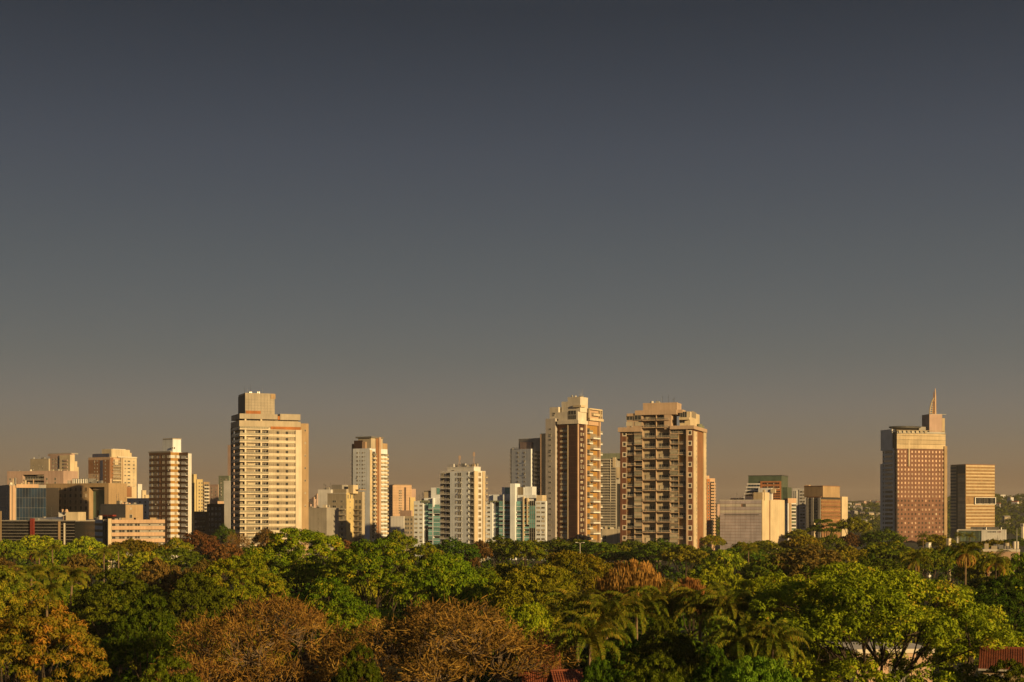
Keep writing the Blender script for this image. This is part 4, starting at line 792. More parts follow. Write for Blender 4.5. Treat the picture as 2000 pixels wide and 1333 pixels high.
        b = B(nm, lab, c, D_, l, r, th, 'apartment block' if 'block' in nm or 'tower' in nm else 'building')
        H = b.z(y); b.vol('wall', m, 0, b.W, 0, b.DP, 0, H); b.roof(0, b.W, 0, b.DP, H, 'roofgrey', m, .5)
        n = int((1045 - y) / 7); f = 'L' if b.W > b.DP else 'R'
        for i in range(min(n, 9)):
            z = b.z(y + 6 + i * 6.7)
            if wins == 1:
                q = max(2, int((b.W if f == 'L' else b.DP) / 3.6))
                for k in range(q): b.win(f, (k + .5) / q * (b.W if f == 'L' else b.DP), z, 1.1, 1.2, mix=(.7, .3, 0))
            elif wins == 2:
                for k in (.42, .85): b.win('R', k * b.DP, z, .9, 1.1, mix=(1, 0, 0))
            elif wins == 3: b.balc('R', .3, b.DP - .3, z - 1.2, 1.3, 0, 'warmwhite', 'solid', rh=.6); b.strip('R', .5, b.DP - .5, z - .5, 1.5, n=0, pane=1.8)
        if wins == 0 and b.DP > 5: b.vol('roof_house', m, 1, min(4, b.W), 1, min(5, b.DP), H, H + 2.2)
    for c, l, r, D_, th, y, lab in ((401, 379.5, 408, 830, 30, 1001, 'lower dark brick block with flat dark balconies, right of striped tower'), (433, 404, 438, 840, 24, 986, 'taller dark brick block with small white framed windows')):
        b = B('apartment_block', lab, c, D_, l, r, th, 'apartment block'); H = b.z(y); b.vol('wall', 'darkbrick', 0, b.W, 0, b.DP, 0, H); b.roof(0, b.W, 0, b.DP, H, 'roofgrey', 'darkbrick', .5); n = 4
        for i in range(6):
            for k in range(n): b.win('L', (k + .5) / n * b.W, b.z(y + 8 + i * 10.5), 1.3, 1.5, 'glass', 'white' if y < 1000 else 'frame', mix=(.7, .3, 0))
            if y > 1000: b.balc('L', .3, b.W * .6, b.z(y + 12 + i * 10.5), 1.2, 0, 'darkbrick', 'solid')
    # far pink quarter and blocks right of the cream tower
    for c, l, r, D_, y, lab in ((606, 597, 609, 2100, 985, 'lowest far pink block seen past the cream tower'), (613, 604, 618, 2250, 975, 'middle far pink block seen past the cream tower'), (619, 614, 624, 2400, 968, 'topmost far pink block with pointed roof past the cream tower')):
        b = B('apartment_block', lab, c, D_, l, r, 40, 'apartment block', 'far pink blocks'); H = b.z(y); b.vol('wall', 'pink', 0, b.W, 0, b.DP, 0, H); b.vol('roof_house', 'peach', 2, b.W * .7, 2, b.DP * .7, H - .1, H + 3)
        for i in range(4):
            for k in range(3): b.win('L', (k + .5) / 3 * b.W, b.z(y + 4 + i * 4), 1.6, 1.5)
    b = B('apartment_block', 'plain grey windowless block in front of the far pink quarter', 638, 800, 596, 642, 22, 'apartment block'); L = b.L; b.vol('wall', 'grey', 0, b.W, 0, 14, 0, b.z(993)); b.roof(0, b.W, 0, 14, b.z(993), 'roofgrey', 'grey', .3); b.vol('roof_box', 'peach', L(635), L(629), 2, 5, b.z(993), b.z(991.5))
    for i in range(4): b.win('L', L(623), b.z(1003 + 10 * i), .5, .7, mix=(1, 0, 0))
    b = B('apartment_block', 'pale blank wall block left of the cream arched block', 646, 900, 621, 650, 20, 'apartment block'); b.vol('wall', 'lavender', 0, b.W, 0, 14, 0, b.z(957.5)); b.roof(0, b.W, 0, 14, b.z(957.5), 'roofgrey', 'lavender', .3)
    b = B('office_tower', 'peach orange tower with dark vertical slot right of slender tower', 767, 1150, 758.5, 804, 65, 'office tower')
    s = b.R; H = b.z(948); D = b.DP; b.vol('wall', 'peach', 0, b.W, 0, D, 0, H); b.vol('roof_slab', 'tan', -.3, b.W, 1, D - .5, H, b.z(947)); b.fb('slot', 'darkbrick', 'R', s(789.5), s(793), b.z(1005), b.z(952), 0, .1); b.vol('wing', 'pink', 1, 10, D - .1, D + 4, 0, b.z(955))
    k = MB()
    for i in range(12): k.fb('R', .3, D - .2, b.z(953 + i * 5), b.z(952.6 + i * 5), 0, .1)
    k.build('floor_joint', 'tan', b.o)
    for i in range(10):
        for px in (780, 783.2): b.win('R', s(px), b.z(959 + i * 4.8), 1.0, 1.2, mix=(1, 0, 0))
        b.win('L', b.W * .5, b.z(956 + i * 5), 1.5, 1.2)
    for nm, c, l, r, D_, th, y, m, lab, wn in (('apartment_block', 788.5, 763, 790, 850, 20, 1010, 'lavender', 'low pale grey blank block at the foot of the peach tower', 0), ('apartment_block', 808, 788.8, 812, 860, 20, 1010, 'beige', 'low beige block with paired windows left of the teal glazed block', 1), ('apartment_block', 803, 781, 806, 980, 25, 998.5, 'pink', 'grey pink block behind the low beige block', 0), ('apartment_block', 801, 799.5, 810.5, 1050, 60, 973, 'yellowwall', 'small bright yellow block between peach tower and teal glazed block', 0)):
        b = B(nm, lab, c, D_, l, r, th, 'apartment block'); H = b.z(y); b.vol('wall', m, 0, b.W, 0, min(b.DP, 20), 0, H); b.roof(0, b.W, 0, min(b.DP, 20), H, 'roofgrey', m, .4)
        if wn:
            for i in range(4):
                for px in (793, 797.5, 804): b.win('L', b.L(px), b.z(1015 + i * 8.5), 1.3, 1.5, mix=(1, 0, 0))
left_cluster()

# ------------------------------------------------------------------ right side low buildings
def right_low():
    b = B('podium_building', 'low white podium with dark sign lettering below the bronze office block', 1964.5, 1150, 1870, 1966, 20, 'building')
    L = b.L; W = b.W; H = b.z(1035.5); b.vol('wall', 'glass', L(1917), W, 0, 24, 0, H - .6); b.vol('white_wall', 'white', 0, L(1917), -.5, 24, 0, H); b.fb('fascia', 'warmwhite', 'L', L(1917), W, b.z(1037), H, -1, .5); b.roof(0, W, 0, 24, H - .2, 'roofgrey', 'warmwhite', .3); b.fb('pier', 'white', 'L', W - .8, W + .4, 0, H, -1, .6)
    for q in range(8): b.fb('glazing_panel', 'glassgreen', 'L', L(1917) + .2 + q * (W - L(1917)) / 8, L(1917) + (q + 1) * (W - L(1917)) / 8, 2, b.z(1038), 0, .1)
    rng = random.Random(4)
    k = MB(); s0, s1 = L(1955), L(1928)
    tot = s1 - s0
    for a, e, m in ((0, .30, 1), (.36, .78, 0), (.83, 1.0, 0)):
        p = a * tot
        while p < e * tot - .3:
            w = rng.uniform(.35, .6); z = b.z(1040.6); k.fb('L', s0 + p, s0 + p + .16, z, z + 1.0, .5, .6, m); k.fb('L', s0 + p + .161, s0 + p + w, z + rng.choice([0, .42, .84]), z + rng.choice([.16, .58, 1.0]) if False else z + 1.0, .5, .56, m) if rng.random() < .5 else k.fb('L', s0 + p + .161, s0 + p + w, z + .4, z + .58, .5, .6, m)
            p += w + .14
    k.build('sign_lettering', ['letter', 'redpaint'], b.o)
    b.vol('roof_plant', 'greydark', L(1950), L(1895), 6, 14, H - .1, b.z(1030)); b.mast(1922, 1019, L(1922), 3, H, .12, 'metal')
    b = B('warehouse', 'long low pale roofed building at right edge above the palms', 1992, 430, 1916, 2010, 16, 'building')
    L = b.L; H = b.z(1076); b.vol('wall', 'peach', 0, b.W, 0, 14, 0, H); b.roof(0, b.W, 0, 14, H, 'metal', 'warmwhite', .4)
    for px, w in ((1969, 1.6), (1985, .9), (1991, .8)): MB().cyl(-L(px), 9, H, Z(1061 if w > 1 else 1058, 439), w * .55, n=12).build('water_tank', 'warmwhite' if w < 1 else 'beige', b.o)
    for q in range(6): b.fb('skylight', 'metal', 'L', 2 + q * 1.9, 3.4 + q * 1.9, H + .06, H + .5, -5, -3)
    for c, l, r, D_, y, lab in ((1814, 1808, 1818.5, 520, 1061, 'small white roof cabin before the foot of the spire tower'), (1853, 1848, 1857.5, 520, 1053, 'slim pale roof shaft right of the spire tower foot')):
        b = B('roof_cabin', lab, c, D_, l, r, 40, 'building'); H = b.z(y); b.vol('wall', 'white' if c < 1820 else 'cream', 0, b.W, 0, b.DP, 0, H); b.roof(0, b.W, 0, b.DP, H, 'warmwhite', 'warmwhite', .15); b.win('R', b.DP * .5, H - 1.2, .6, .8)
    b = B('white_tower', 'thin pale tower with wider head at the right edge below the hill', 1999, 1250, 1993.5, 2004, 35, 'building'); b.vol('wall', 'warmwhite', .5, b.W - .3, .5, b.DP - .3, 0, b.z(1025)); b.vol('head', 'warmwhite', 0, b.W + .3, 0, b.DP, b.z(1029), b.z(1023)); b.strip('L', .4, b.W - .4, b.z(1027.5), 1.2)
    p = bpy.data.objects.new('mast_pole', None); COL.objects.link(p); x, y = P(1986, 425); p.location = (x, y, 0); tag(p, 'thin tall pole rising in front of the white tanks at right', 'pole'); z = Z(1033, 425)
    MB().cyl(0, 0, 0, z, .16, .07, 8).build('shaft', 'metal', p); MB().box(-.35, .35, -.06, .06, z - 1.0, z - .9).box(-.1, .1, -.1, .1, z, z + .35).build('cross_arm', 'metaldark', p)
    p = bpy.data.objects.new('street_lamp', None); COL.objects.link(p); x, y = P(1133, 430); p.location = (x, y, 0); tag(p, 'twin-headed pale street lamp above the canopy below the brick tower', 'street lamp'); z = Z(1061, 430)
    MB().cyl(0, 0, 0, z, .14, .09, 8).build('pole', 'warmwhite', p)
    for d in (-1, 1):
        MB().tube([(0, 0, z - .1), (d * .5, 0, z + .1), (d * .9, 0, z + .12)], .05, 6).build('arm', 'warmwhite', p)
        MB().ring([[(d * .75, -.15, z + .05), (d * 1.45, -.12, z + .12), (d * 1.45, .12, z + .12), (d * .75, .15, z + .05)][::d], [(d * .75, -.12, z + .2), (d * 1.4, -.1, z + .25), (d * 1.4, .1, z + .25), (d * .75, .12, z + .2)][::d]]).build('lamp_head', 'white', p)
right_low()

# ------------------------------------------------------------------ hills with trees and houses, far right
def hill(name, pts, D0, D1, m):
    """terrain ridge: pts are (picture column, picture row of the crest) at distance D1, sloping down to the plain at D0"""
    k = MB(); n = 90; rng = random.Random(9); g = []
    for j in range(13):
        t = j / 12; d = D0 + (D1 - D0) * t; row = []
        for i in range(n + 1):
            px = pts[0][0] + (pts[-1][0] - pts[0][0]) * i / n
            for (xa, ya), (xb, yb) in zip(pts, pts[1:]):
                if xa <= px <= xb: py = ya + (yb - ya) * (px - xa) / (xb - xa); break
            zt = Z(py, D1); row.append(((px - 1000) / F * d, d, max(-2, (zt + 2) * (3 * t * t - 2 * t ** 3) - 2 + rng.uniform(-1.5, 1.5) * t)))
        g += row
    fc = [(j*(n+1)+i, j*(n+1)+i+1, (j+1)*(n+1)+i+1, (j+1)*(n+1)+i) for j in range(12) for i in range(n)]
    me = bpy.data.meshes.new(name); me.from_pydata(g, [], fc); me.materials.append(m); me.polygons.foreach_set('use_smooth', [True] * len(fc))
    o = link(name, me); o['kind'] = 'structure'; return g
wall('hillearth', (.045, .05, .03), rough=.95, var=.5, streak=0, scale=.02)
HILL_PTS = [(1380, 1000), (1560, 992), (1640, 990), (1690, 987), (1720, 986), (1780, 984), (1850, 979), (1880, 976), (1945, 974), (1965, 977), (2000, 973), (2080, 972), (2300, 990)]
HILL = hill('hill', HILL_PTS, 1500, 2900, M['hillearth'])
def hill_z(px, d):
    for (xa, ya), (xb, yb) in zip(HILL_PTS, HILL_PTS[1:]):
        if xa <= px <= xb: py = ya + (yb - ya) * (px - xa) / (xb - xa); break
    t = (d - 1500) / 1400; return max(-2, (Z(py, 2900) + 2) * (3 * t * t - 2 * t ** 3) - 2)
def far_houses():
    rng = random.Random(21)
    spots = []
    for i in range(20):
        px = 1650 + i * 3.5 + rng.uniform(-1, 1); d = rng.choice([1900, 2150, 2350, 2500, 2650, 2800]) + rng.uniform(-60, 60); spots.append((px, d))
    for i in range(6): spots.append((1950 + i * 8 + rng.uniform(-1, 1), rng.uniform(1900, 2800)))
    for i, (px, d) in enumerate(spots):
        if i in (0, 16): continue
        rng = random.Random(400 + i)
        x, y = P(px, d); z = hill_z(px, d); w, dp, h = rng.uniform(6, 12), rng.uniform(6, 10), rng.uniform(3, 6)
        o = bpy.data.objects.new('hillside_house', None); COL.objects.link(o); o.location = (x, y, z + 1.8); o.rotation_euler = (0, 0, rng.uniform(-.7, .7))
        where = 'between brown office and spire tower' if px < 1750 and px > 1600 else 'right of the bronze office block' if px > 1900 else 'past the orange lit tower'
        tag(o, 'tiny pale house on the far hillside ' + where, 'house', 'houses on the hillside ' + where)
        m = rng.choice(['grey', 'beige', 'pink', 'lavender']); MB().box(-w/2, w/2, -dp/2, dp/2, -9, h + 2).build('wall', m, o)
        MB().ring([[(-w/2-.4, -dp/2-.4, h+2), (w/2+.4, -dp/2-.4, h+2), (w/2+.4, dp/2+.4, h+2), (-w/2-.4, dp/2+.4, h+2)], [(-w/2, -.1, h+3.6), (w/2, -.1, h+3.6), (w/2, .1, h+3.6), (-w/2, .1, h+3.6)]]).build('roof', rng.choice(['tilered', 'beige', 'grey', 'roofgrey']), o)
        k = MB()
        for q in (-.25, .25): k.box(q*w-.7, q*w+.7, -dp/2-.06, -dp/2, 3.5, 4.9)
        k.build('window', 'glass', o)
    for c, l, r, d, y, lab in ((1688, 1676, 1692, 2700, 979, 'lone pinkish apartment block on the distant ridge'), (1401, 1397, 1406, 2300, 985, 'distant pinkish block between the orange lit tower and blank white block')):
        b = B('apartment_block', lab, c, d, l, r, 35, 'apartment block'); H = b.z(y); b.vol('wall', 'pink', 0, b.W, 0, b.DP, 0, H); b.vol('roof', 'greydark', -1, b.W + 1, -1, b.DP + 1, H, H + .8)
        for i in range(3):
            for q in range(3): b.win('L', (q + .5) / 3 * b.W, H - 3 - i * 4, 2, 1.6)
far_houses()
# ------------------------------------------------------------------ plants
def leafmat(name, stops, trans=.3, rough=.5, vary=.25):
    m = bpy.data.materials.new(name); m.use_nodes = True; t = m.node_tree; p = t.nodes['Principled BSDF']; out = t.nodes['Material Output']
    p.inputs['Roughness'].default_value = rough; p.inputs['Specular IOR Level'].default_value = .02
    a = nn(t, 'ShaderNodeAttribute', attribute_name='tone'); r = nn(t, 'ShaderNodeValToRGB'); e = r.color_ramp.elements
    while len(e) < len(stops): e.new(.5)
    for q, (pos, c) in zip(e, stops): q.position = pos; q.color = (*c, 1)
    t.links.new(a.outputs['Fac'], r.inputs[0])
    oi = nn(t, 'ShaderNodeObjectInfo'); hs = nn(t, 'ShaderNodeHueSaturation')
    h = nn(t, 'ShaderNodeMapRange'); h.inputs[3].default_value = .5 - .035 * vary / .25; h.inputs[4].default_value = .5 + .025 * vary / .25
    v = nn(t, 'ShaderNodeMapRange'); v.inputs[3].default_value = 1 - vary; v.inputs[4].default_value = 1 + vary
    fr = nn(t, 'ShaderNodeMath', operation='FRACT'); ml = nn(t, 'ShaderNodeMath', operation='MULTIPLY'); ml.inputs[1].default_value = 7.31
    t.links.new(oi.outputs['Random'], h.inputs[0]); t.links.new(oi.outputs['Random'], ml.inputs[0]); t.links.new(ml.outputs[0], fr.inputs[0]); t.links.new(fr.outputs[0], v.inputs[0])
    t.links.new(h.outputs[0], hs.inputs['Hue']); t.links.new(v.outputs[0], hs.inputs['Value']); t.links.new(r.outputs[0], hs.inputs['Color'])
    t.links.new(hs.outputs[0], p.inputs['Base Color'])
    tr = nn(t, 'ShaderNodeBsdfTranslucent'); t.links.new(hs.outputs[0], tr.inputs[0]); mxs = nn(t, 'ShaderNodeMixShader'); mxs.inputs[0].default_value = trans
    t.links.new(p.outputs[0], mxs.inputs[1]); t.links.new(tr.outputs[0], mxs.inputs[2]); t.links.new(mxs.outputs[0], out.inputs[0])
    M[name] = m
leafmat('leaf_light', [(0, (0.115, 0.169, 0.007)), (.5, (0.187, 0.237, 0.010)), (.85, (0.278, 0.291, 0.014)), (1, (0.348, 0.258, 0.021))])
leafmat('leaf_mid', [(0, (0.078, 0.124, 0.006)), (.5, (0.137, 0.177, 0.008)), (.85, (0.235, 0.230, 0.011)), (1, (0.304, 0.210, 0.017))])
leafmat('leaf_deep', [(0, (0.036, 0.070, 0.005)), (.6, (0.071, 0.108, 0.006)), (1, (0.126, 0.149, 0.010))])
leafmat('leaf_olive', [(0, (0.102, 0.113, 0.006)), (.5, (0.165, 0.160, 0.009)), (1, (0.263, 0.211, 0.017))])
leafmat('leaf_brown', [(0, (.070, .052, .014)), (.5, (.130, .080, .020)), (1, (.21, .115, .026))])
leafmat('leaf_gold', [(0, (0.108, 0.132, 0.010)), (.4, (0.196, 0.181, 0.015)), (.7, (0.304, 0.209, 0.021)), (1, (0.380, 0.209, 0.028))])
leafmat('leaf_bright', [(0, (.075, .160, .010)), (.6, (.125, .220, .014)), (1, (.18, .26, .02))], vary=.05)
leafmat('frond', [(0, (0.047, 0.078, 0.005)), (.6, (0.098, 0.114, 0.009)), (1, (0.187, 0.146, 0.017))], trans=.2, rough=.4)
leafmat('frond_dry', [(0, (0.169, 0.098, 0.026)), (.6, (0.286, 0.154, 0.036)), (1, (0.403, 0.217, 0.058))], trans=.2)
leafmat('twig', [(0, (0.108, 0.056, 0.014)), (.6, (0.195, 0.107, 0.023)), (1, (0.301, 0.186, 0.045))], trans=0, rough=.8, vary=.08)
leafmat('leaf_great', [(0, (0.096, 0.146, 0.008)), (.5, (0.212, 0.274, 0.012)), (.85, (0.315, 0.338, 0.018)), (1, (0.363, 0.257, 0.030))], vary=.02)
wall('bark', (.075, .052, .034), var=.4, scale=1.5, streak=.2); wall('barkpale', (.20, .14, .085), var=.3, scale=1.5)

def quads(name, P4, tone, m):
    """one mesh from an (n,4,3) array of quads with a per-face tone"""
    n = len(P4); me = bpy.data.meshes.new(name)
    me.vertices.add(4 * n); me.vertices.foreach_set('co', np.ascontiguousarray(P4, dtype=np.float32).ravel())
    me.loops.add(4 * n); me.loops.foreach_set('vertex_index', np.arange(4 * n, dtype=np.int32))
    me.polygons.add(n); me.polygons.foreach_set('loop_start', np.arange(0, 4 * n, 4, dtype=np.int32))
    me.update(calc_edges=True)
    at = me.attributes.new('tone', 'FLOAT', 'FACE'); at.data.foreach_set('value', np.clip(tone, 0, 1).astype(np.float32))
    me.materials.append(M[m]); return me
def unit(a): return a / np.maximum(np.linalg.norm(a, axis=-1, keepdims=True), 1e-6)
def lobes(g, Rr, z0, z1, n, flat=.8, spread=.66, big=.42, jit=.14):
    out = []
    for i in range(n):
        a = i * 2.39996 + g.uniform(-.4, .4); q = spread * math.sqrt((i + .35) / n) * g.uniform(.8, 1.18)
        r = Rr * big * g.uniform(.7, 1.25); rz = min(r * flat, (z1 - z0) * .5)
        top = z1 - (z1 - z0) * .62 * q ** 1.8 - g.uniform(0, jit) * (z1 - z0)
        out.append((np.array([q * Rr * math.cos(a), q * Rr * math.sin(a), top - rz]), r, rz))
    return out
def clumps(g, lb, cr, low=-.35, pack=1.0):
    C, T = [], []
    for k, (c, r, rz) in enumerate(lb):
        m = max(6, int(pack * 4 * math.pi * r * r / (cr * cr * 2.6)))
        i = np.arange(m) + g.uniform(0, 1); ph = i * 2.39996; zz = 1 - 2 * (i + .5) / m
        d = np.stack([np.sqrt(np.maximum(0, 1 - zz * zz)) * np.cos(ph), np.sqrt(np.maximum(0, 1 - zz * zz)) * np.sin(ph), zz], 1)
        d = d[d[:, 2] > low]; d = unit(d + g.normal(0, .13, d.shape))
        p = c + d * np.array([r, r, rz]) * g.uniform(.80, 1.08, (len(d), 1))
        keep = np.ones(len(p), bool)
        for j, (c2, r2, rz2) in enumerate(lb):
            if j != k: keep &= np.sum(((p - c2) / np.array([r2, r2, rz2])) ** 2, 1) > .62
        C.append(p[keep]); T.append(np.full(keep.sum(), g.uniform(-.12, .12)) + g.normal(0, .13, keep.sum()))
    return np.concatenate(C), np.concatenate(T)
def foliage(g, C, T, cr, per, L, Wd, flat=.65, droop=0.0, up=.12):
    n = len(C) * per; rad = np.repeat(cr * g.uniform(.65, 1.3, len(C)), per)[:, None]
    d = unit(g.normal(0, 1, (n, 3))); d[:, 2] = np.where(d[:, 2] < -.4, -d[:, 2], d[:, 2])
    p = np.repeat(C, per, 0) + d * rad * np.array([1, 1, flat]) * (g.uniform(.12, 1, (n, 1)) ** .45)
    nrm = unit(d + g.normal(0, .36, (n, 3)) + np.array([0, 0, up]))
    t = unit(np.cross(nrm, g.normal(0, 1, (n, 3)))); 
    if droop: t = unit(t * (1 - droop) + np.array([0, 0, -1.0]) * droop)
    b = unit(np.cross(nrm, t)); l = (L * g.uniform(.65, 1.3, n))[:, None]; w = (Wd * g.uniform(.7, 1.3, n))[:, None]
    sag = np.array([0, 0, -1.0]) * l * .18
    q = np.stack([p - t * l * .5 + sag, p + b * w * .5, p + t * l * .5 + sag, p - b * w * .5], 1)
    return q, .45 + np.repeat(T, per) * 1.25 + g.normal(0, .17, n)
def limbs(g, lb, zf, tr, C=None, sub=0, m='bark', lean=0):
    k = MB(); f = np.array([lean, 0, zf])
    k.tube([(0, 0, -.4), (lean * .25, 0, zf * .3), (lean * .7, g.uniform(-.1, .1), zf * .7), tuple(f)], [tr * 1.25, tr, tr * .88, tr * .8], 8)
    nm = len(lb) if len(lb) <= 9 else 7; order = [int(i * len(lb) / nm) for i in range(nm)]; mids = {}
    for li in order + [i for i in range(len(lb)) if i not in order]:
        c, r, rz = lb[li]; e = c + np.array([0, 0, -rz * .2])
        if li in order: st = f - np.array([0, 0, .3]); th = 1.0
        else: st = min(mids.values(), key=lambda q: np.sum((q - e) ** 2)); th = .5
        mid = st + (e - st) * .5 + np.array([g.uniform(-.4, .4), g.uniform(-.4, .4), -.12 * np.linalg.norm(e - st) * g.uniform(.3, 1.4)])
        if li in order: mids[li] = mid
        k.tube([tuple(st), tuple(mid), tuple(e)], [tr * .55 * th, tr * .36 * th, tr * .2 * th], 6)
        if C is not None and sub:
            near = C[np.argsort(np.sum((C - c) ** 2, 1))[:60]]
            for q in near[g.permutation(len(near))[:sub]]:
                h = e + (q - e) * .5 + g.normal(0, .2, 3); s = mid if g.random() < .4 else e
                k.tube([tuple(s), tuple(s + (h - s) * .8), tuple(q)], [tr * .17, tr * .11, tr * .05], 4)
    return k.mesh('trunk', [m])
class Proto: pass
def skirt(g, lb, Rr, z0, z1, n, r, fz=.7):
    return lb + [(np.array([Rr*q*math.cos(a), Rr*q*math.sin(a), g.uniform(z0, z1)]), r*g.uniform(.8,1.2), r*fz) for a, q in ((6.283*i/n + g.uniform(-.2,.2), g.uniform(.72,.88)) for i in range(n))]
def tree_proto(seed, Rr, top, base, leaf, n=9, flat=.8, cr=1.1, per=90, L=.36, Wd=.17, spread=.66, big=.42, droop=0, fork=None, tr=.35, sub=3, low=-.35, sk=None, cflat=.65, bark='bark', pack=1.0, lean=0, lb=None, up=.12):
    g = np.random.default_rng(seed); lb = lb or lobes(g, Rr, base, top - cr * .5, n, flat, spread, big)
    core = list(lb)
    if sk: lb = skirt(g, lb, Rr, *sk)
    C, T = clumps(g, lb, cr, low, pack); q, tone = foliage(g, C, T, cr, per, L, Wd, cflat, droop, up)
    p = Proto(); p.top = float(np.percentile(q[:, :, 2], 99.8)); p.R = float(np.percentile(np.abs(q[:, :, :2]), 98)); p.parts = [('trunk', limbs(g, core, fork or base * .8, tr, C, sub, bark, lean)), ('crown', quads('crown', q, tone, leaf))]; p.n = len(q)
    return p
def bare_proto(seed, Rr, top, base, n=9, leafy=.35, tr=.4, flat=.75, cr=.85, per=34, big=.4, lm='leaf_brown'):
    g = np.random.default_rng(seed); lb = lobes(g, Rr, base, top - .8, n, flat, .74, big, .34); C, T = clumps(g, lb, cr, -.25, .95)
    k = limbs(g, lb, base * .75, tr, C, 0, 'barkpale'); kk = MB()
    own = np.argmin(np.stack([np.sum((C - c) ** 2, 1) for c, r, rz in lb], 1), 1)
    for q, o in zip(C, own):
        c, r, rz = lb[o]; e = c + np.array([0, 0, -rz * .45]); mid = e + (q - e) * .5 + np.array([0, 0, -.15 * r]) + g.normal(0, .15, 3)
        kk.tube([tuple(e), tuple(mid), tuple(q)], [.07, .04, .018], 4)
    n_ = len(C) * per; cen = np.stack([lb[o][0] for o in own]); od = unit(C - cen + np.array([0, 0, .35 * Rr * .3])); s = np.repeat(C, per, 0) + g.normal(0, .36, (n_, 3)) - np.repeat(od, per, 0) * .3
    d = unit(np.repeat(od, per, 0) + g.normal(0, .8, (n_, 3)) + np.array([0, 0, .25])); l = g.uniform(.25, .75, (n_, 1)); w = g.uniform(.018, .04, (n_, 1)); b = unit(np.cross(d, g.normal(0, 1, (n_, 3)))); bend = g.normal(0, .1, (n_, 3))
    tw = np.stack([s - b * w, s + b * w, s + d * l + bend + b * w * .5, s + d * l + bend - b * w * .5], 1)
    tone = .5 + np.repeat(T, per) + g.normal(0, .2, n_)
    p = Proto(); p.top = float(np.percentile(tw[:, :, 2], 99.8)); p.R = float(np.percentile(np.abs(tw[:, :, :2]), 98))
    p.parts = [('trunk', k), ('branch_frame', kk.mesh('branch_frame', ['barkpale'])), ('twigs', quads('twigs', tw, tone, 'twig'))]
    if leafy:
        q, t2 = foliage(g, C, T, cr * .95, int(per * leafy), .30, .14, .7); p.parts.append(('crown', quads('crown', q, t2, lm)))
    p.n = n_; return p
def frond_mesh(seed, Lf, m, pairs=30, drop=1.0, wide=.8):
    g = np.random.default_rng(seed); pts = [np.array([0., 0, 0])]; an = R(52); N = 12
    for i in range(N): pts.append(pts[-1] + np.array([math.cos(an), 0, math.sin(an)]) * Lf / N); an -= R(9.5 * drop) * (.6 + i / N)
    pts = np.array(pts); Q, T = [], []
    for i in range(N):
        a, b = pts[i], pts[i + 1]; w = .05 * (1 - i / N) + .012; y = np.array([0, w, 0]); z = np.array([0, 0, w])
        Q += [np.stack([a - y, a + y, b + y, b - y]), np.stack([a - z, a + z, b + z, b - z])]; T += [.75, .75]
    for i in range(pairs):
        t = .1 + .9 * i / (pairs - 1); f = t * N; k = min(N - 1, int(f)); p = pts[k] + (pts[k + 1] - pts[k]) * (f - k); fw = unit(pts[k + 1] - pts[k])
        ln = wide * (math.sin(math.pi * min(1, t * .85 + .12)) ** .6) * (1 - .45 * t)
        for s in (-1, 1):
            d = unit(fw * .55 + np.array([0, s, 0]) * g.uniform(.7, 1) + np.array([0, 0, g.uniform(-.1, .45)])); w = fw * .055
            e = p + d * ln * .5; h = e + unit(d * .55 + np.array([0, 0, -1.0 * drop])) * ln * .62
            Q += [np.stack([p - w * .5, p + w * .5, e + w, e - w]), np.stack([e - w, e + w, h + w * .3, h - w * .3])]; tn = g.uniform(.2, .85); T += [tn, tn + .1]
    return quads('frond', np.stack(Q), np.array(T), m)
FR = {}
def palm(label, px, D, ztop, group, Lf=4.2, nf=17, m='frond', name='palm_tree', seed=0, trunk=.19, pairs=40, drop=1.0, wide=1.05, skirt=0):
    key = (Lf, m, pairs, drop, wide)
    if key not in FR: FR[key] = [frond_mesh(q + int(Lf * 10), Lf * (1 - .08 * q), m, pairs, drop * (1 + .15 * q), wide) for q in range(3)]
    rng = random.Random(seed + int(px)); x, y = P(px, D)
    o = bpy.data.objects.new(name, None); COL.objects.link(o); o.location = (x, y, 0); o.rotation_euler = (0, 0, rng.uniform(0, 6.28)); tag(o, label, 'palm', group)
    h = ztop - Lf * .40; lean = rng.uniform(-.6, .6)
    MB().tube([(0, 0, -.3), (lean * .1, 0, h * .35), (lean * .5, 0, h * .75), (lean, 0, h)], [trunk * 1.35, trunk, trunk * .9, trunk * .8], 7).build('trunk', 'barkpale', o)
    for i in range(nf):
        f = link('frond', rng.choice(FR[key]), o, (lean, 0, h)); el = (i / nf); f.rotation_euler = (0, R(-30 + 68 * el + rng.uniform(-8, 8)), i * 2.39996 + rng.uniform(-.2, .2)); f.scale = (1, 1, 1)
    for i in range(skirt):
        f = link('dead_frond', FR.setdefault(('dry', Lf), [frond_mesh(77, Lf * .8, 'frond_dry', 22, 1.3, .6)])[0], o, (lean, 0, h - .1)); f.rotation_euler = (0, R(62 + rng.uniform(-8, 14)), i * 2.39996)
    return o
PROTO = {}
def plant(kind, label, px, D, ztop, w, name='broadleaf_tree', cat='tree', group=None, rot=None, seed=0):
    p = PROTO[kind]; x, y = P(px, D); rng = random.Random(seed * 31 + int(px * 3 + D))
    o = bpy.data.objects.new(name, None); COL.objects.link(o); o.location = (x, y, 0); o.rotation_euler = (0, 0, rng.uniform(0, 6.28) if rot is None else rot)
    s = w / (2 * p.R); o.scale = (s, s, ztop / p.top); tag(o, label, cat, group)
    for nm, me in p.parts: link(nm, me, o)
    return o
TREES = []      # (px, D, ztop, width) of everything planted so far, for the filler
def T(kind, px, py, wpx, D, label, name='broadleaf_tree', rot=None, group=None, cat='tree'):
    w = wpx / F * D; zt = Z(py, D); TREES.append((px, D, zt, w))
    return plant(kind, label, px, D, zt, w, name, cat, group, rot)
tp = tree_proto
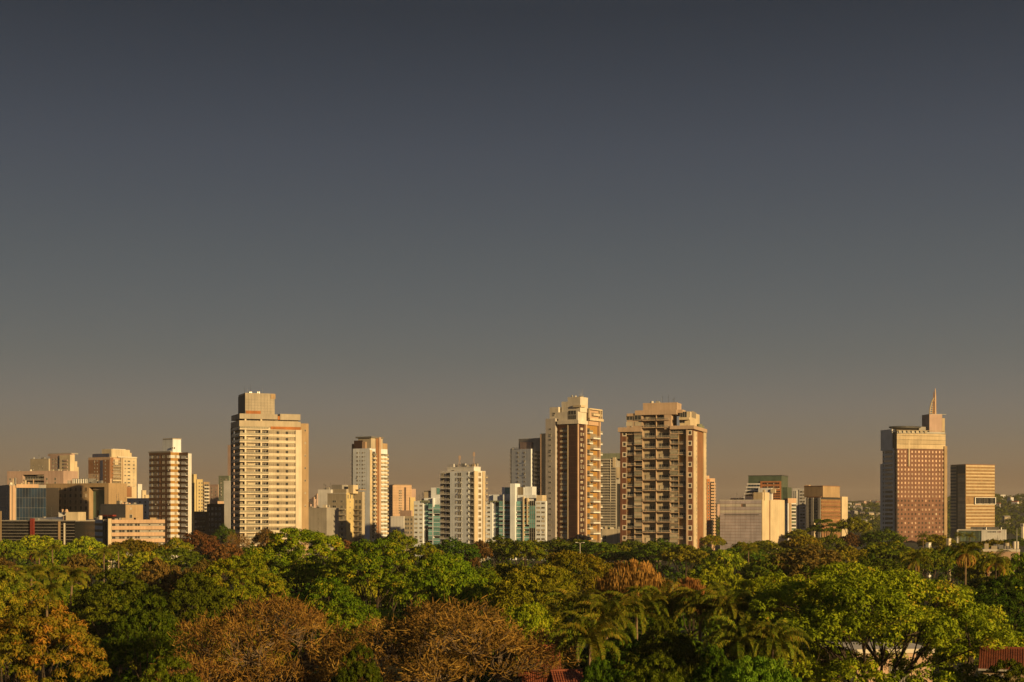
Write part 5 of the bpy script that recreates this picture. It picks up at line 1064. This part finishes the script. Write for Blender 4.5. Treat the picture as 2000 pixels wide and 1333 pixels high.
PROTO['great'] = tp(3, 13.2, 20, 9.2, 'leaf_great', n=24, flat=.5, cr=1.05, per=105, L=.40, Wd=.16, pack=.85, spread=.80, big=.30, fork=5.6, tr=.42, sub=5, low=-.3, cflat=.75, lean=1.0, sk=(6.5, 11.5, 15, 2.6, .6))
PROTO['bigA'] = tp(5, 9.5, 23, 8, 'leaf_mid', n=17, flat=.8, cr=1.05, per=80, L=.46, Wd=.21, spread=.72, big=.36, sub=2, droop=.25)
PROTO['bigB'] = tp(6, 8.5, 21, 7, 'leaf_mid', n=14, flat=.75, cr=1.0, per=80, L=.46, Wd=.2, spread=.72, big=.36, sub=2)
PROTO['light'] = tp(8, 8.0, 18, 6.5, 'leaf_light', n=12, flat=.7, cr=1.0, per=75, L=.44, Wd=.19, spread=.7, big=.37, sub=2, droop=.3)
PROTO['gold'] = tp(9, 6.2, 18, 3.5, 'leaf_gold', n=16, flat=1.15, cr=.85, per=115, L=.44, Wd=.13, spread=.72, big=.38, sub=2, up=.6)
PROTO['deep'] = tp(11, 7.0, 16, 4.0, 'leaf_deep', n=12, flat=.95, cr=.95, per=85, L=.38, Wd=.2, spread=.68, big=.42, sub=1)
PROTO['bright'] = tp(12, 6.8, 13, 5, 'leaf_bright', n=14, flat=.6, cr=.7, per=140, L=.26, Wd=.12, spread=.74, big=.34, sub=2)
PROTO['olive_near'] = tp(14, 8.0, 18, 5, 'leaf_olive', n=13, flat=.75, cr=1.0, per=80, L=.42, Wd=.17, spread=.72, big=.37, sub=3, droop=.35)
PROTO['rust'] = tp(15, 6.0, 17, 9, 'frond_dry', n=11, flat=.8, cr=.95, per=45, L=1.0, Wd=.13, spread=.74, big=.34, sub=3, droop=.8, tr=.3)
# middle distance kinds, with larger leaf sprays
far = dict(cr=1.25, per=46, L=.75, Wd=.34, sub=1)
PROTO['f_mid'] = tp(21, 7, 15, 5, 'leaf_mid', n=10, flat=.7, **far); PROTO['f_mid2'] = tp(22, 7, 15, 6, 'leaf_mid', n=8, flat=.6, spread=.7, **far)
PROTO['f_light'] = tp(23, 7, 15, 5, 'leaf_light', n=11, flat=.7, **far); PROTO['f_light2'] = tp(24, 7, 15, 7, 'leaf_light', n=9, flat=.5, spread=.75, **far)
PROTO['f_deep'] = tp(25, 7, 15, 4, 'leaf_deep', n=10, flat=.8, **far); PROTO['f_deep2'] = tp(26, 7, 15, 6, 'leaf_deep', n=8, flat=.6, **far)
PROTO['f_olive'] = tp(27, 7, 15, 6, 'leaf_olive', n=10, flat=.55, spread=.74, **far); PROTO['f_brown'] = tp(28, 7, 15, 5, 'leaf_brown', n=10, flat=.65, spread=.7, **far)
PROTO['f_umbrella'] = tp(29, 8, 13, 8.5, 'leaf_olive', n=13, flat=.33, spread=.85, big=.32, **far); PROTO['f_cedar'] = tp(30, 6, 18, 6, 'leaf_deep', n=8, flat=.35, spread=.8, big=.34, cr=1.0, per=40, L=.7, Wd=.25, sub=2)
PROTO['bare'] = bare_proto(33, 9.5, 17.5, 5.5, n=12, leafy=.5, lm='leaf_brown', big=.36); PROTO['bare2'] = bare_proto(57, 9.5, 17.5, 5, n=15, leafy=.55, lm='leaf_brown', big=.33, flat=.65)
PROTO['f_bare'] = bare_proto(35, 6, 14, 4, n=8, leafy=.7, per=16)
NEAR_N = {k: p.n for k, p in PROTO.items()}; print('leaf quads', NEAR_N, sum(NEAR_N.values()))

# --- foreground
T('great', 1700, 1106, 470, 154, 'great spreading pale green tree with dark forked limbs over the white house', 'spreading_tree', rot=.5)
T('light', 1515, 1122, 205, 190, 'pale green feathery tree left behind the great spreading tree', 'spreading_tree')
T('bare', 505, 1166, 400, 142, 'leafless orange brown twiggy tree, the left one of the bare pair', 'bare_tree', rot=1.1)
T('bare2', 858, 1174, 470, 142, 'leafless orange brown twiggy tree, the right wider one of the bare pair', 'bare_tree', rot=.2)
T('gold', 72, 1152, 235, 138, 'golden brown leafed tree filling the bottom left corner', 'golden_tree', rot=.4)
T('gold', 5, 1118, 130, 168, 'smaller golden tree peeking up behind the corner golden tree', 'golden_tree', rot=2.4)
T('bright', 1490, 1286, 245, 112, 'fresh bright green round tree at the bottom edge before the palms', 'round_tree', rot=.9)
T('deep', 285, 1163, 150, 165, 'dark green tree between the golden corner tree and left bare tree', 'round_tree')
T('deep', 235, 1112, 190, 215, 'dusky green feathery tree above the dark tree left of centre', 'round_tree', rot=3.0)
T('deep', 380, 1120, 150, 205, 'deep green shaded tree just above the left bare tree', 'round_tree', rot=1.7)
T('bigA', 585, 1033, 215, 255, 'tallest dense green tree rising in front of the cream slab tower', 'tall_tree', rot=2.0)
T('bigB', 735, 1054, 195, 238, 'large yellow green tree right of the tallest dense green tree', 'tall_tree', rot=.3)
T('light', 868, 1082, 150, 215, 'light green domed tree above the right bare tree', 'spreading_tree', rot=4.0)
T('bigA', 470, 1085, 180, 225, 'shadowy green tree with yellow sprays left below the tallest tree', 'tall_tree', rot=4.4)
T('bigB', 640, 1130, 190, 190, 'leafy green tree dipping between the two bare trees', 'tall_tree', rot=5.0)
T('olive_near', 1045, 1105, 190, 205, 'olive tree with visible forked branches left of the rust drooping tree', 'olive_tree', rot=1.0)
T('light', 1030, 1180, 130, 160, 'green tree above the red tiled roof', 'spreading_tree', rot=2.2)
T('olive_near', 1120, 1078, 170, 262, 'yellow olive domed tree behind the rust drooping tree', 'olive_tree', rot=3.6)
T('rust', 1238, 1094, 150, 205, 'rust brown tree of dry drooping fronds above the palms', 'drooping_tree', rot=.6)
T('rust', 1350, 1128, 90, 215, 'small brown drooping tree right of the rust drooping tree', 'drooping_tree', rot=2.6)
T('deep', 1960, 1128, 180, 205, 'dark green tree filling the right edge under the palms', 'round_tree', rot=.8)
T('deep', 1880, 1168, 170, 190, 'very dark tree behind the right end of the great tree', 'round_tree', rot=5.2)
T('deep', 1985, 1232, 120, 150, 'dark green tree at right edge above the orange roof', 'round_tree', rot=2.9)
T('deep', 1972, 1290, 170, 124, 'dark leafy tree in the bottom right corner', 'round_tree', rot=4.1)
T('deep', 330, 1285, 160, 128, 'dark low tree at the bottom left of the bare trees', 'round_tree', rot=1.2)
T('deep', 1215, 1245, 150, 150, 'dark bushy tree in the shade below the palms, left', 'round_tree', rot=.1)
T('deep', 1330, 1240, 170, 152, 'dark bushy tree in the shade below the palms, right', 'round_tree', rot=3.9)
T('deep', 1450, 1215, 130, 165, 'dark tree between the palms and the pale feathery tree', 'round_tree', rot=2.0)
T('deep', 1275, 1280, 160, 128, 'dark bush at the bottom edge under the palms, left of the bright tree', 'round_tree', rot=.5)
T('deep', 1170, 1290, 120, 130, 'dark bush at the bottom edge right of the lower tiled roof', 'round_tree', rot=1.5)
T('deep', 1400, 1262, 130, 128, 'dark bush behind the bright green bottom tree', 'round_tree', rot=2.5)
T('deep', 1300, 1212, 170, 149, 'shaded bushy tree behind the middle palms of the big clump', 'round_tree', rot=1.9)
T('bigB', 940, 1110, 150, 235, 'yellow green tree right of the light green domed tree', 'tall_tree', rot=2.2)
T('deep', 700, 1262, 110, 131, 'small dark green tree wedged between the two bare trees', 'round_tree', rot=.7)
# --- palms
for i, (px, py, D, Lf, lab) in enumerate(((1130, 1158, 165, 4.6, 'green palm at the left end of the big palm clump'), (1185, 1172, 158, 4.6, 'second green palm from the left in the big palm clump'), (1245, 1160, 160, 4.6, 'yellow green palm in the middle of the big palm clump'), (1300, 1148, 163, 4.8, 'upright pale fronded palm right of the rust drooping tree foot'), (1365, 1150, 160, 4.8, 'broad palm fourth from right in the big palm clump'), (1420, 1158, 156, 4.6, 'sunlit palm second from right in the big palm clump'), (1470, 1168, 158, 4.6, 'sunlit palm at the right end of the big palm clump'), (1150, 1215, 138, 4.2, 'low palm with curled blue green fronds, left of the clump bottom'), (1440, 1215, 142, 4.2, 'low palm beside the pale feathery tree'), (1510, 1225, 140, 4.0, 'lit low palm against the great spreading tree'))):
    palm(lab, px, D, Z(py, D), 'palms of the big clump', Lf=Lf * 1.28, nf=26, seed=i)
for i, (px, py, D, lab) in enumerate(((28, 1118, 205, 'palm nearest the left edge above the golden tree'), (62, 1108, 215, 'second palm from the left edge'), (98, 1104, 225, 'third palm from the left edge, behind the others'), (135, 1112, 215, 'olive palm at the right end of the left palm row'), (92, 1140, 185, 'lowest palm of the left palm row'))):
    palm(lab, px, D, Z(py, D), 'palms at the left edge', Lf=4.0, nf=17, seed=40 + i)
for i, (px, py, D, lab) in enumerate(((104, 1062, 330, 'slim palm with bare pale trunk below the black glass office'), (77, 1076, 330, 'short slim palm left of the bare trunk palm'), (203, 1070, 340, 'slim palm below the left end of the low pink banded block'), (232, 1066, 345, 'slim palm below the middle of the low pink banded block'))):
    palm(lab, px, D, Z(py, D), 'slim palms below the low offices', Lf=3.2, nf=13, seed=60 + i, pairs=18)
for i, (px, py, D, sk, lab) in enumerate(((1885, 1060, 240, 9, 'tall palm with hanging dry skirt right of the great tree'), (1788, 1078, 270, 3, 'palm below the foot of the brown spire tower'), (1945, 1080, 250, 3, 'palm right of the dry skirted palm'), (1462, 1064, 400, 0, 'dark palm at the foot of the blank white block'), (1803, 1042, 560, 0, 'dark palm silhouetted on the brown spire tower'), (1872, 1040, 620, 0, 'left palm of the pair below the white podium'), (1893, 1042, 620, 0, 'right palm of the pair below the white podium'))):
    palm(lab, px, D, Z(py, D), None, Lf=4.4 if D < 500 else 4.0, nf=19, seed=80 + i, skirt=sk, pairs=26 if D < 400 else 16)
# --- trees at the feet of the buildings
U = lambda *a, **k: T(*a, **k)
for k, px, py, w, D, lab, nm in (
    ('f_light', 78, 1046, 112, 505, 'light green bushy tree before the red pillar of the black glass office', 'round_tree'), ('f_light', 166, 1048, 82, 510, 'light green tree before the left end of the low pink banded block', 'round_tree'),
    ('f_light2', 18, 1054, 70, 470, 'light green tree at the left edge before the black glass office', 'round_tree'), ('f_umbrella', 268, 1054, 125, 480, 'flat topped olive tree before the low pink banded block', 'umbrella_tree'),
    ('f_mid', 345, 1050, 60, 520, 'small green tree at the foot of the striped tower', 'round_tree'), ('f_brown', 388, 1038, 85, 540, 'brown leafed tree before the dark brick blocks', 'round_tree'), ('f_bare', 461, 1040, 52, 540, 'golden twiggy tree at the left foot of the cream slab tower', 'bare_tree'),
    ('f_deep', 436, 1024, 46, 680, 'black green tree between the dark brick blocks and cream tower', 'round_tree'), ('f_brown', 520, 1034, 60, 600, 'thin orange tinged tree against the foot of the cream slab tower', 'round_tree'),
    ('f_brown', 152, 1082, 95, 330, 'brownish olive tree below the slim bare trunk palm', 'round_tree'), ('f_brown', 310, 1092, 100, 300, 'orange olive tree in the second row below the striped tower', 'round_tree'), ('f_brown', 395, 1096, 100, 290, 'orange olive tree in the second row below the dark brick blocks', 'round_tree'), ('f_brown', 445, 1062, 90, 420, 'brown shrubby tree below the golden twiggy tree', 'round_tree'),
    ('f_deep2', 335, 1070, 140, 420, 'dark green flat tree under the brown leafed tree', 'umbrella_tree'),
    ('f_mid', 777, 1036, 72, 520, 'round green tree at the right foot of the slender tower', 'round_tree'), ('f_deep', 880, 1050, 110, 470, 'dark green tree before the antenna tower', 'round_tree'), ('f_mid', 830, 1060, 80, 440, 'green tree before the left teal glazed block', 'round_tree'), ('f_deep', 985, 1046, 110, 500, 'dark green tree before the right teal glazed block', 'round_tree'), ('f_brown', 935, 1056, 60, 480, 'brownish tree at the right foot of the antenna tower', 'round_tree'),
    ('f_deep', 1078, 1051, 120, 520, 'dark green tree at the left foot of the brick and cream tower', 'round_tree'), ('f_deep2', 1165, 1057, 115, 500, 'dark green tree right of the twin headed lamp', 'round_tree'), ('f_mid', 1025, 1056, 80, 480, 'green tree under the lit lift shaft block', 'round_tree'),
    ('f_deep', 1290, 1053, 130, 480, 'dark green tree at the centre foot of the staggered tower', 'round_tree'), ('f_olive', 1338, 1066, 90, 440, 'olive tree hanging over the right foot of the staggered tower', 'round_tree'), ('f_light2', 1415, 1074, 80, 420, 'light green tree at the left foot of the blank white block', 'round_tree'), ('f_light2', 1392, 1104, 130, 270, 'layered light green tree below the right foot of the staggered tower', 'umbrella_tree'), ('f_deep', 1500, 1086, 110, 330, 'dark tree below the lit end of the blank white block', 'round_tree'), ('f_mid', 1390, 1045, 50, 760, 'green tree between the staggered tower and blank white block', 'round_tree'),
    ('f_brown', 1578, 1068, 180, 330, 'wide rusty brown tree above the great spreading tree', 'round_tree'), ('f_umbrella', 1567, 1048, 85, 560, 'flat olive umbrella tree right of the blank white block foot', 'umbrella_tree'), ('f_olive', 1560, 1034, 56, 720, 'small olive tree under the narrow green paned block', 'round_tree'),
    ('f_cedar', 1612, 1014, 66, 720, 'dark layered conifer before the brown banded office', 'conifer_tree'), ('f_olive', 1667, 1010, 60, 760, 'tall olive tree at the right end of the brown banded office', 'tall_tree'), ('f_deep', 1722, 1032, 92, 640, 'dark green tree at the left foot of the spire tower', 'round_tree'), ('f_brown', 1660, 1042, 52, 640, 'small pinkish brown tree under the tall olive tree', 'round_tree'), ('f_deep', 1625, 1042, 60, 640, 'dark tree under the layered conifer', 'round_tree'),
    ('f_umbrella', 1650, 1068, 100, 430, 'flat brownish olive tree right of the rusty brown tree', 'umbrella_tree'), ('f_mid', 1735, 1058, 120, 440, 'green tree before the foot of the spire tower', 'round_tree'), ('f_deep', 1700, 1082, 130, 330, 'dark green tree in the row above the great tree crown', 'round_tree'), ('f_umbrella', 1942, 1054, 78, 560, 'flat light green tree before the white podium', 'umbrella_tree'), ('f_olive', 1830, 1044, 60, 640, 'olive tree at the right foot of the spire tower', 'round_tree'), ('f_deep', 1900, 1060, 120, 480, 'dark green tree below the pair of palms', 'round_tree'), ('f_light', 1806, 1070, 60, 490, 'light green tree hiding the foot of the small white roof cabin', 'round_tree'), ('f_olive', 1848, 1066, 60, 490, 'olive tree hiding the foot of the slim pale roof shaft', 'round_tree'), ('f_mid', 1815, 1072, 90, 400, 'green tree below the small white roof cabin', 'round_tree'), ('f_deep', 1856, 1070, 80, 410, 'dark green tree below the slim pale roof shaft', 'round_tree'), ('f_mid', 1925, 1080, 100, 330, 'green tree before the left end of the long pale roof', 'round_tree'), ('f_light', 1990, 1081, 90, 330, 'light green tree before the right end of the long pale roof', 'round_tree'), ('f_mid', 215, 1072, 100, 420, 'green tree behind the slim palms under the low pink banded block', 'round_tree'), ('f_light', 280, 1078, 90, 400, 'light green tree under the flat topped olive tree', 'round_tree'), ('f_light2', 120, 1068, 90, 440, 'light green tree behind the slim bare trunk palm', 'round_tree'), ('f_deep', 1985, 1050, 60, 800, 'dark tree at the right edge under the hill', 'round_tree')):
    U(k, px, py, w, D, lab, nm)
HERO_N = len(TREES)
# ------------------------------------------------------------------ the canopy in between
LAND = [(-60, 60, 'the left edge of the black glass office'), (60, 140, 'the red pillar of the black glass office'), (140, 215, 'the grey end of the pink banded block'), (215, 290, 'the long pink balcony bands'), (290, 375, 'the striped tower'), (375, 445, 'the dark brick blocks'), (445, 520, 'the left of the cream slab tower'), (520, 598, 'the right of the cream slab tower'), (598, 680, 'the cream arched block'), (680, 760, 'the slender tower'), (760, 855, 'the left teal glazed block'), (855, 950, 'the antenna tower'), (950, 1062, 'the right teal glazed block'), (1062, 1120, 'the dark brick panel tower'), (1120, 1180, 'the dark brick tower\'s lit side'), (1180, 1260, 'the left edge of the staggered tower'), (1260, 1320, 'the middle of the staggered tower'), (1320, 1400, 'the right edge of the staggered tower'), (1400, 1470, 'the blank white block'), (1470, 1535, 'the blank white block\'s lit end'), (1535, 1600, 'the pale grey ribbed slab'), (1600, 1680, 'the brown banded office'), (1680, 1750, 'the left side of the spire tower'), (1750, 1850, 'the spire tower'), (1850, 1940, 'the bronze office block'), (1940, 2080, 'the hillside at the right edge')]
ORD = ['topmost', 'second', 'third', 'fourth', 'fifth', 'sixth', 'seventh', 'eighth', 'ninth', 'tenth', 'eleventh', 'twelfth', 'thirteenth', 'fourteenth', 'fifteenth', 'sixteenth']
WORDS = {'f_mid': ('mid green', 'round'), 'f_mid2': ('mid green', 'broad'), 'f_light': ('light green', 'round'), 'f_light2': ('light green', 'spreading'), 'f_deep': ('dark green', 'round'), 'f_deep2': ('dark green', 'broad'), 'f_olive': ('olive', 'spreading'), 'f_brown': ('brownish', 'round'), 'f_umbrella': ('olive', 'flat'), 'bigB': ('mid green', 'leafy'), 'light': ('light green', 'feathery'), 'olive_near': ('olive', 'drooping'), 'deep': ('dark green', 'bushy')}
SKIP = {9, 61, 77, 94, 105, 137, 0, 1, 2, 3, 4, 5, 6, 7, 8, 10, 11, 12, 14, 15, 16, 17, 18, 20, 22, 25, 26, 28, 30, 31, 32, 33, 34, 35, 36, 37, 38, 39, 40, 42, 43, 44, 46, 47, 48, 52, 53, 54, 55, 57, 58, 59, 60, 65, 66, 67, 68, 69, 71, 72, 73, 74, 76, 78, 79, 80, 82, 84, 85, 86, 93, 96, 97, 98, 99, 102, 104, 106, 107, 116, 121, 122, 124, 128, 130, 131, 132, 139, 140, 141}   # these would be wholly hidden
def filler():
    rng = random.Random(12); out = []
    for r_, (py, wpx, lo, hi) in enumerate(((1056, 60, 13, 16), (1061, 72, 12, 16), (1068, 84, 12, 16), (1076, 92, 12, 16), (1085, 100, 12, 16), (1095, 110, 12, 16), (1107, 122, 12, 16), (1120, 135, 12, 16), (1138, 150, 12, 15), (1158, 170, 11, 14), (1185, 190, 10, 13), (1215, 210, 9, 12), (1250, 240, 9, 11))):
        px = -40 + rng.uniform(0, 60)
        while px < 2050:
            zt = rng.uniform(lo, hi); p2 = py + rng.uniform(-3, 5) * (1 + r_ * .15); D = min(590, (CZ - zt) * F / (p2 - 1000)); zt = Z(p2, D); w = wpx * rng.uniform(.85, 1.25)
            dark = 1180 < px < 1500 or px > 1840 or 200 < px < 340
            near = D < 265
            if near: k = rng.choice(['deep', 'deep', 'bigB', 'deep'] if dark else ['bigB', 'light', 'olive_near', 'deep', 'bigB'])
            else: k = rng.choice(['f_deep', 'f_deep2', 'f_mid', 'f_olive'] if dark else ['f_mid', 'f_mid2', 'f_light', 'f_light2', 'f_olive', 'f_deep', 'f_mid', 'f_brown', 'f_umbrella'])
            wm = w / F * D; ok = True
            for hx, hD, hz, hw in TREES[:HERO_N]:                          # neither hide nor sit inside a planted tree
                hp, hpy = hw / hD * F, 1000 - (hz - CZ) / hD * F
                if abs(px - hx) < (hp + w) * .36 and D < hD and p2 < hpy + .42 * min(hp, 200): ok = False; break
                dx = (px - 1000) / F * D - (hx - 1000) / F * hD
                if dx * dx + (D - hD) ** 2 < (.30 * (hw + wm)) ** 2: ok = False; break
            if ok and r_ >= 8 and (1085 < px < 1520 or px > 1560 or 300 < px < 1075): ok = rng.random() < .45
            if ok: out.append((k, px, D, zt, wm))
            px += w * rng.uniform(.55, .8)
    return out
def plant_filler():
    fl = filler(); keep = [(i, f) for i, f in enumerate(fl) if i not in SKIP]; bins = {}
    for i, f in keep:
        for n, (a, b, lm) in enumerate(LAND):
            if a <= f[1] < b: bins.setdefault(n, []).append((i, f)); break
    for n, fs in bins.items():
        fs.sort(key=lambda q: -q[1][2])
        for r_, (i, (k, px, D, zt, wm)) in enumerate(fs):
            c, sh = WORDS[k]
            lab = f'{c} {sh} tree, {ORD[r_]} canopy crown below {LAND[n][2]}'
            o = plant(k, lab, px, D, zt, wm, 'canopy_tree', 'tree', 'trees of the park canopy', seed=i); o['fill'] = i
    print('filler', len(fl), len(keep))
plant_filler()

# ------------------------------------------------------------------ undergrowth below the crowns
def undergrowth():
    g = np.random.default_rng(8); C = []; T_ = []
    while len(C) < 2600:
        d = 95 + 520 * g.uniform(0, 1) ** .75; px = g.uniform(-60, 2060); x = (px - 1000) / F * d
        if d < 185 and (1000 < px < 1145 or px > 1580 or 470 < px < 600): continue
        h = g.uniform(.5, 4.0 if d < 200 else 8.5); C.append([x, d, h]); T_.append(g.normal(-.1, .2))
    for i in range(900):                                    # carries on past both sides of the view
        d = 110 + 480 * g.uniform(0, 1) ** .8; px = g.choice([g.uniform(-420, -70), g.uniform(2070, 2420)]); C.append([(px - 1000) / F * d, d, g.uniform(.5, 11)]); T_.append(g.normal(0, .2))
    q, t = foliage(g, np.array(C), np.array(T_), 2.2, 34, 1.1, .5, .8); o = link('undergrowth', quads('undergrowth', q, t, 'leaf_deep')); o['kind'] = 'stuff'
undergrowth()

# ------------------------------------------------------------------ houses among the trees
def tiled_house(label, px, D, zr, ze, wx, dy, rot, wallm='peach', cat='house'):
    x, y = P(px, D); o = bpy.data.objects.new('tiled_house', None); COL.objects.link(o); o.location = (x, y, 0); o.rotation_euler = (0, 0, rot); tag(o, label, cat)
    MB().box(-wx/2+.4, wx/2-.4, -dy/2+.4, dy/2-.4, 0, ze).build('wall', wallm, o)
    n = max(4, int(wx / .22)); k = MB()
    for s in (-1, 1): k.ring([[(-wx/2, s*dy/2, ze-.08), (wx/2, s*dy/2, ze-.08), (wx/2, 0, zr-.08), (-wx/2, 0, zr-.08)][::-s], [(-wx/2, s*dy/2, ze+.02), (wx/2, s*dy/2, ze+.02), (wx/2, 0, zr+.02), (-wx/2, 0, zr+.02)][::-s]])
    rf = k.build('roof', 'tilered', o); ln = math.hypot(dy/2, zr-ze); m = max(3, int(ln / .36)); cnt = 0; k = MB()
    me = None; rngt = random.Random(5)
    for i in range(n):                                              # barrel tiles in columns down the slope that faces the camera
        xx = -wx/2 + (i + .5) * wx / n
        for j in range(m):
            t0, t1 = j / m, (j + 1) / m + .12 / m; a = (xx, -dy/2*(1-t0), ze+(zr-ze)*t0+.075+.02); b = (xx, -dy/2*(1-t1), ze+(zr-ze)*t1+.045)
            r_ = wx / n * .42; k.ring([[(p[0]-r_, p[1], p[2]-.05), (p[0]-r_*.6, p[1], p[2]+.05), (p[0]+r_*.6, p[1], p[2]+.05), (p[0]+r_, p[1], p[2]-.05)] for p in (a, b)])
    tl = k.build('tiles', 'tilered', rf); tl['kind'] = 'stuff'
    MB().tube([(-wx/2, 0, zr+.05), (wx/2, 0, zr+.05)], .16, 8).build('ridge', 'tilered', rf); MB().box(-wx/2, wx/2, -dy/2-.12, -dy/2, ze-.16, ze+.02).build('gutter', 'frame', rf)
    for q in (-.28, .28): MB().box(q*wx-.7, q*wx+.7, -dy/2+.3, -dy/2+.45, ze-2, ze-.7, 1).box(q*wx-.85, q*wx+.85, -dy/2+.32, -dy/2+.399, ze-2.15, ze-.55, 0).build('window', ['frame', 'glass'], o)
tiled_house('red tiled roof house between the right bare tree and the palms', 1054, 150, Z(1261, 151), Z(1335, 147), 4.2, 8, .05)
tiled_house('lower red tiled roof at the bottom edge under the palms', 1106, 132, Z(1309, 133), Z(1352, 130), 3, 7, .12)
tiled_house('orange tiled roof house at the right edge beside dark trees', 1985, 142, Z(1266, 143), Z(1308, 139), 7, 7.5, -.35, 'tan')
def white_house():
    D = 172; x, y = P(1712, D); o = bpy.data.objects.new('white_house', None); COL.objects.link(o); o.location = (x, y, 0); o.rotation_euler = (0, 0, .1); tag(o, 'white two storey house behind the trunk of the great tree', 'house'); zt = Z(1268, D)
    MB().box(-8, 7, 0, 9, 0, zt - .5).build('wall', 'peach', o); MB().box(-8.25, 7.25, -.25, 9.25, zt - .5, zt).build('roof_slab', 'warmwhite', o); MB().box(-10.5, -8.01, 1, 8, 0, zt - 1.8).build('side_wing', 'lavender', o)
    k = MB()
    for q in range(14): k.box(1.6 + q * .18, 1.66 + q * .18, -.1, -.04, zt - 5.2, zt - 2.2)
    k.box(1.5, 4.1, -.12, -.02, zt - 2.2, zt - 2.1); k.box(1.5, 4.1, -.12, -.02, zt - 5.3, zt - 5.2); k.build('window_grille', 'frame', o); MB().box(1.55, 4.05, -.02, .05, zt - 5.2, zt - 2.2).build('window', 'glass', o)
    for xx in (-6.4, -3.4): MB().box(xx - .7, xx + .7, -.03, .05, zt - 4.2, zt - 2.4, 1).box(xx - .8, xx + .8, -.1, -.031, zt - 2.4, zt - 2.28, 0).box(xx - .8, xx + .8, -.16, -.031, zt - 4.32, zt - 4.2, 0).build('window', ['frame', 'glass'], o)
white_house()
x, y = P(1314, 166); o = bpy.data.objects.new('lamp_post', None); COL.objects.link(o); o.location = (x, y, 0); tag(o, 'thin green lamp post standing right of the rust drooping tree', 'lamp post')
MB().cyl(0, 0, 0, Z(1140, 166), .09, .06, 8).build('pole', 'greenwall', o); MB().box(-.7, .0, -.08, .08, Z(1140, 166) - .05, Z(1140, 166) + .06).build('lamp_head', 'metal', o)

# ------------------------------------------------------------------ wood on the far hill
def hill_wood():
    g = np.random.default_rng(5); C = []; T_ = []; rr = []
    for i in range(2600):
        px = g.uniform(1385, 2060); d = 1520 + 1400 * g.uniform(0, 1) ** .9
        C.append([(px - 1000) / F * d, d, hill_z(px, d) + g.uniform(2, 7)]); T_.append(g.normal(0, .2))
    q, t = foliage(g, np.array(C), np.array(T_), 5.0, 30, 2.6, 1.6, .7); me = quads('far_wood', q, t, 'leaf_deep'); o = link('far_wood', me); o['kind'] = 'stuff'
hill_wood()

# ------------------------------------------------------------------ evening haze over the whole district
hz = bpy.data.materials.new('haze'); hz.use_nodes = True; t = hz.node_tree; t.nodes.remove(t.nodes['Principled BSDF'])
vp = nn(t, 'ShaderNodeVolumePrincipled'); vp.inputs['Color'].default_value = (.92, .90, .88, 1); vp.inputs['Density'].default_value = .000035; vp.inputs['Anisotropy'].default_value = .0
t.links.new(vp.outputs[0], t.nodes['Material Output'].inputs['Volume'])
hb = MB().box(-6100, 6100, -450, 9100, -3, 165).build('haze', [hz]); hb['kind'] = 'stuff'
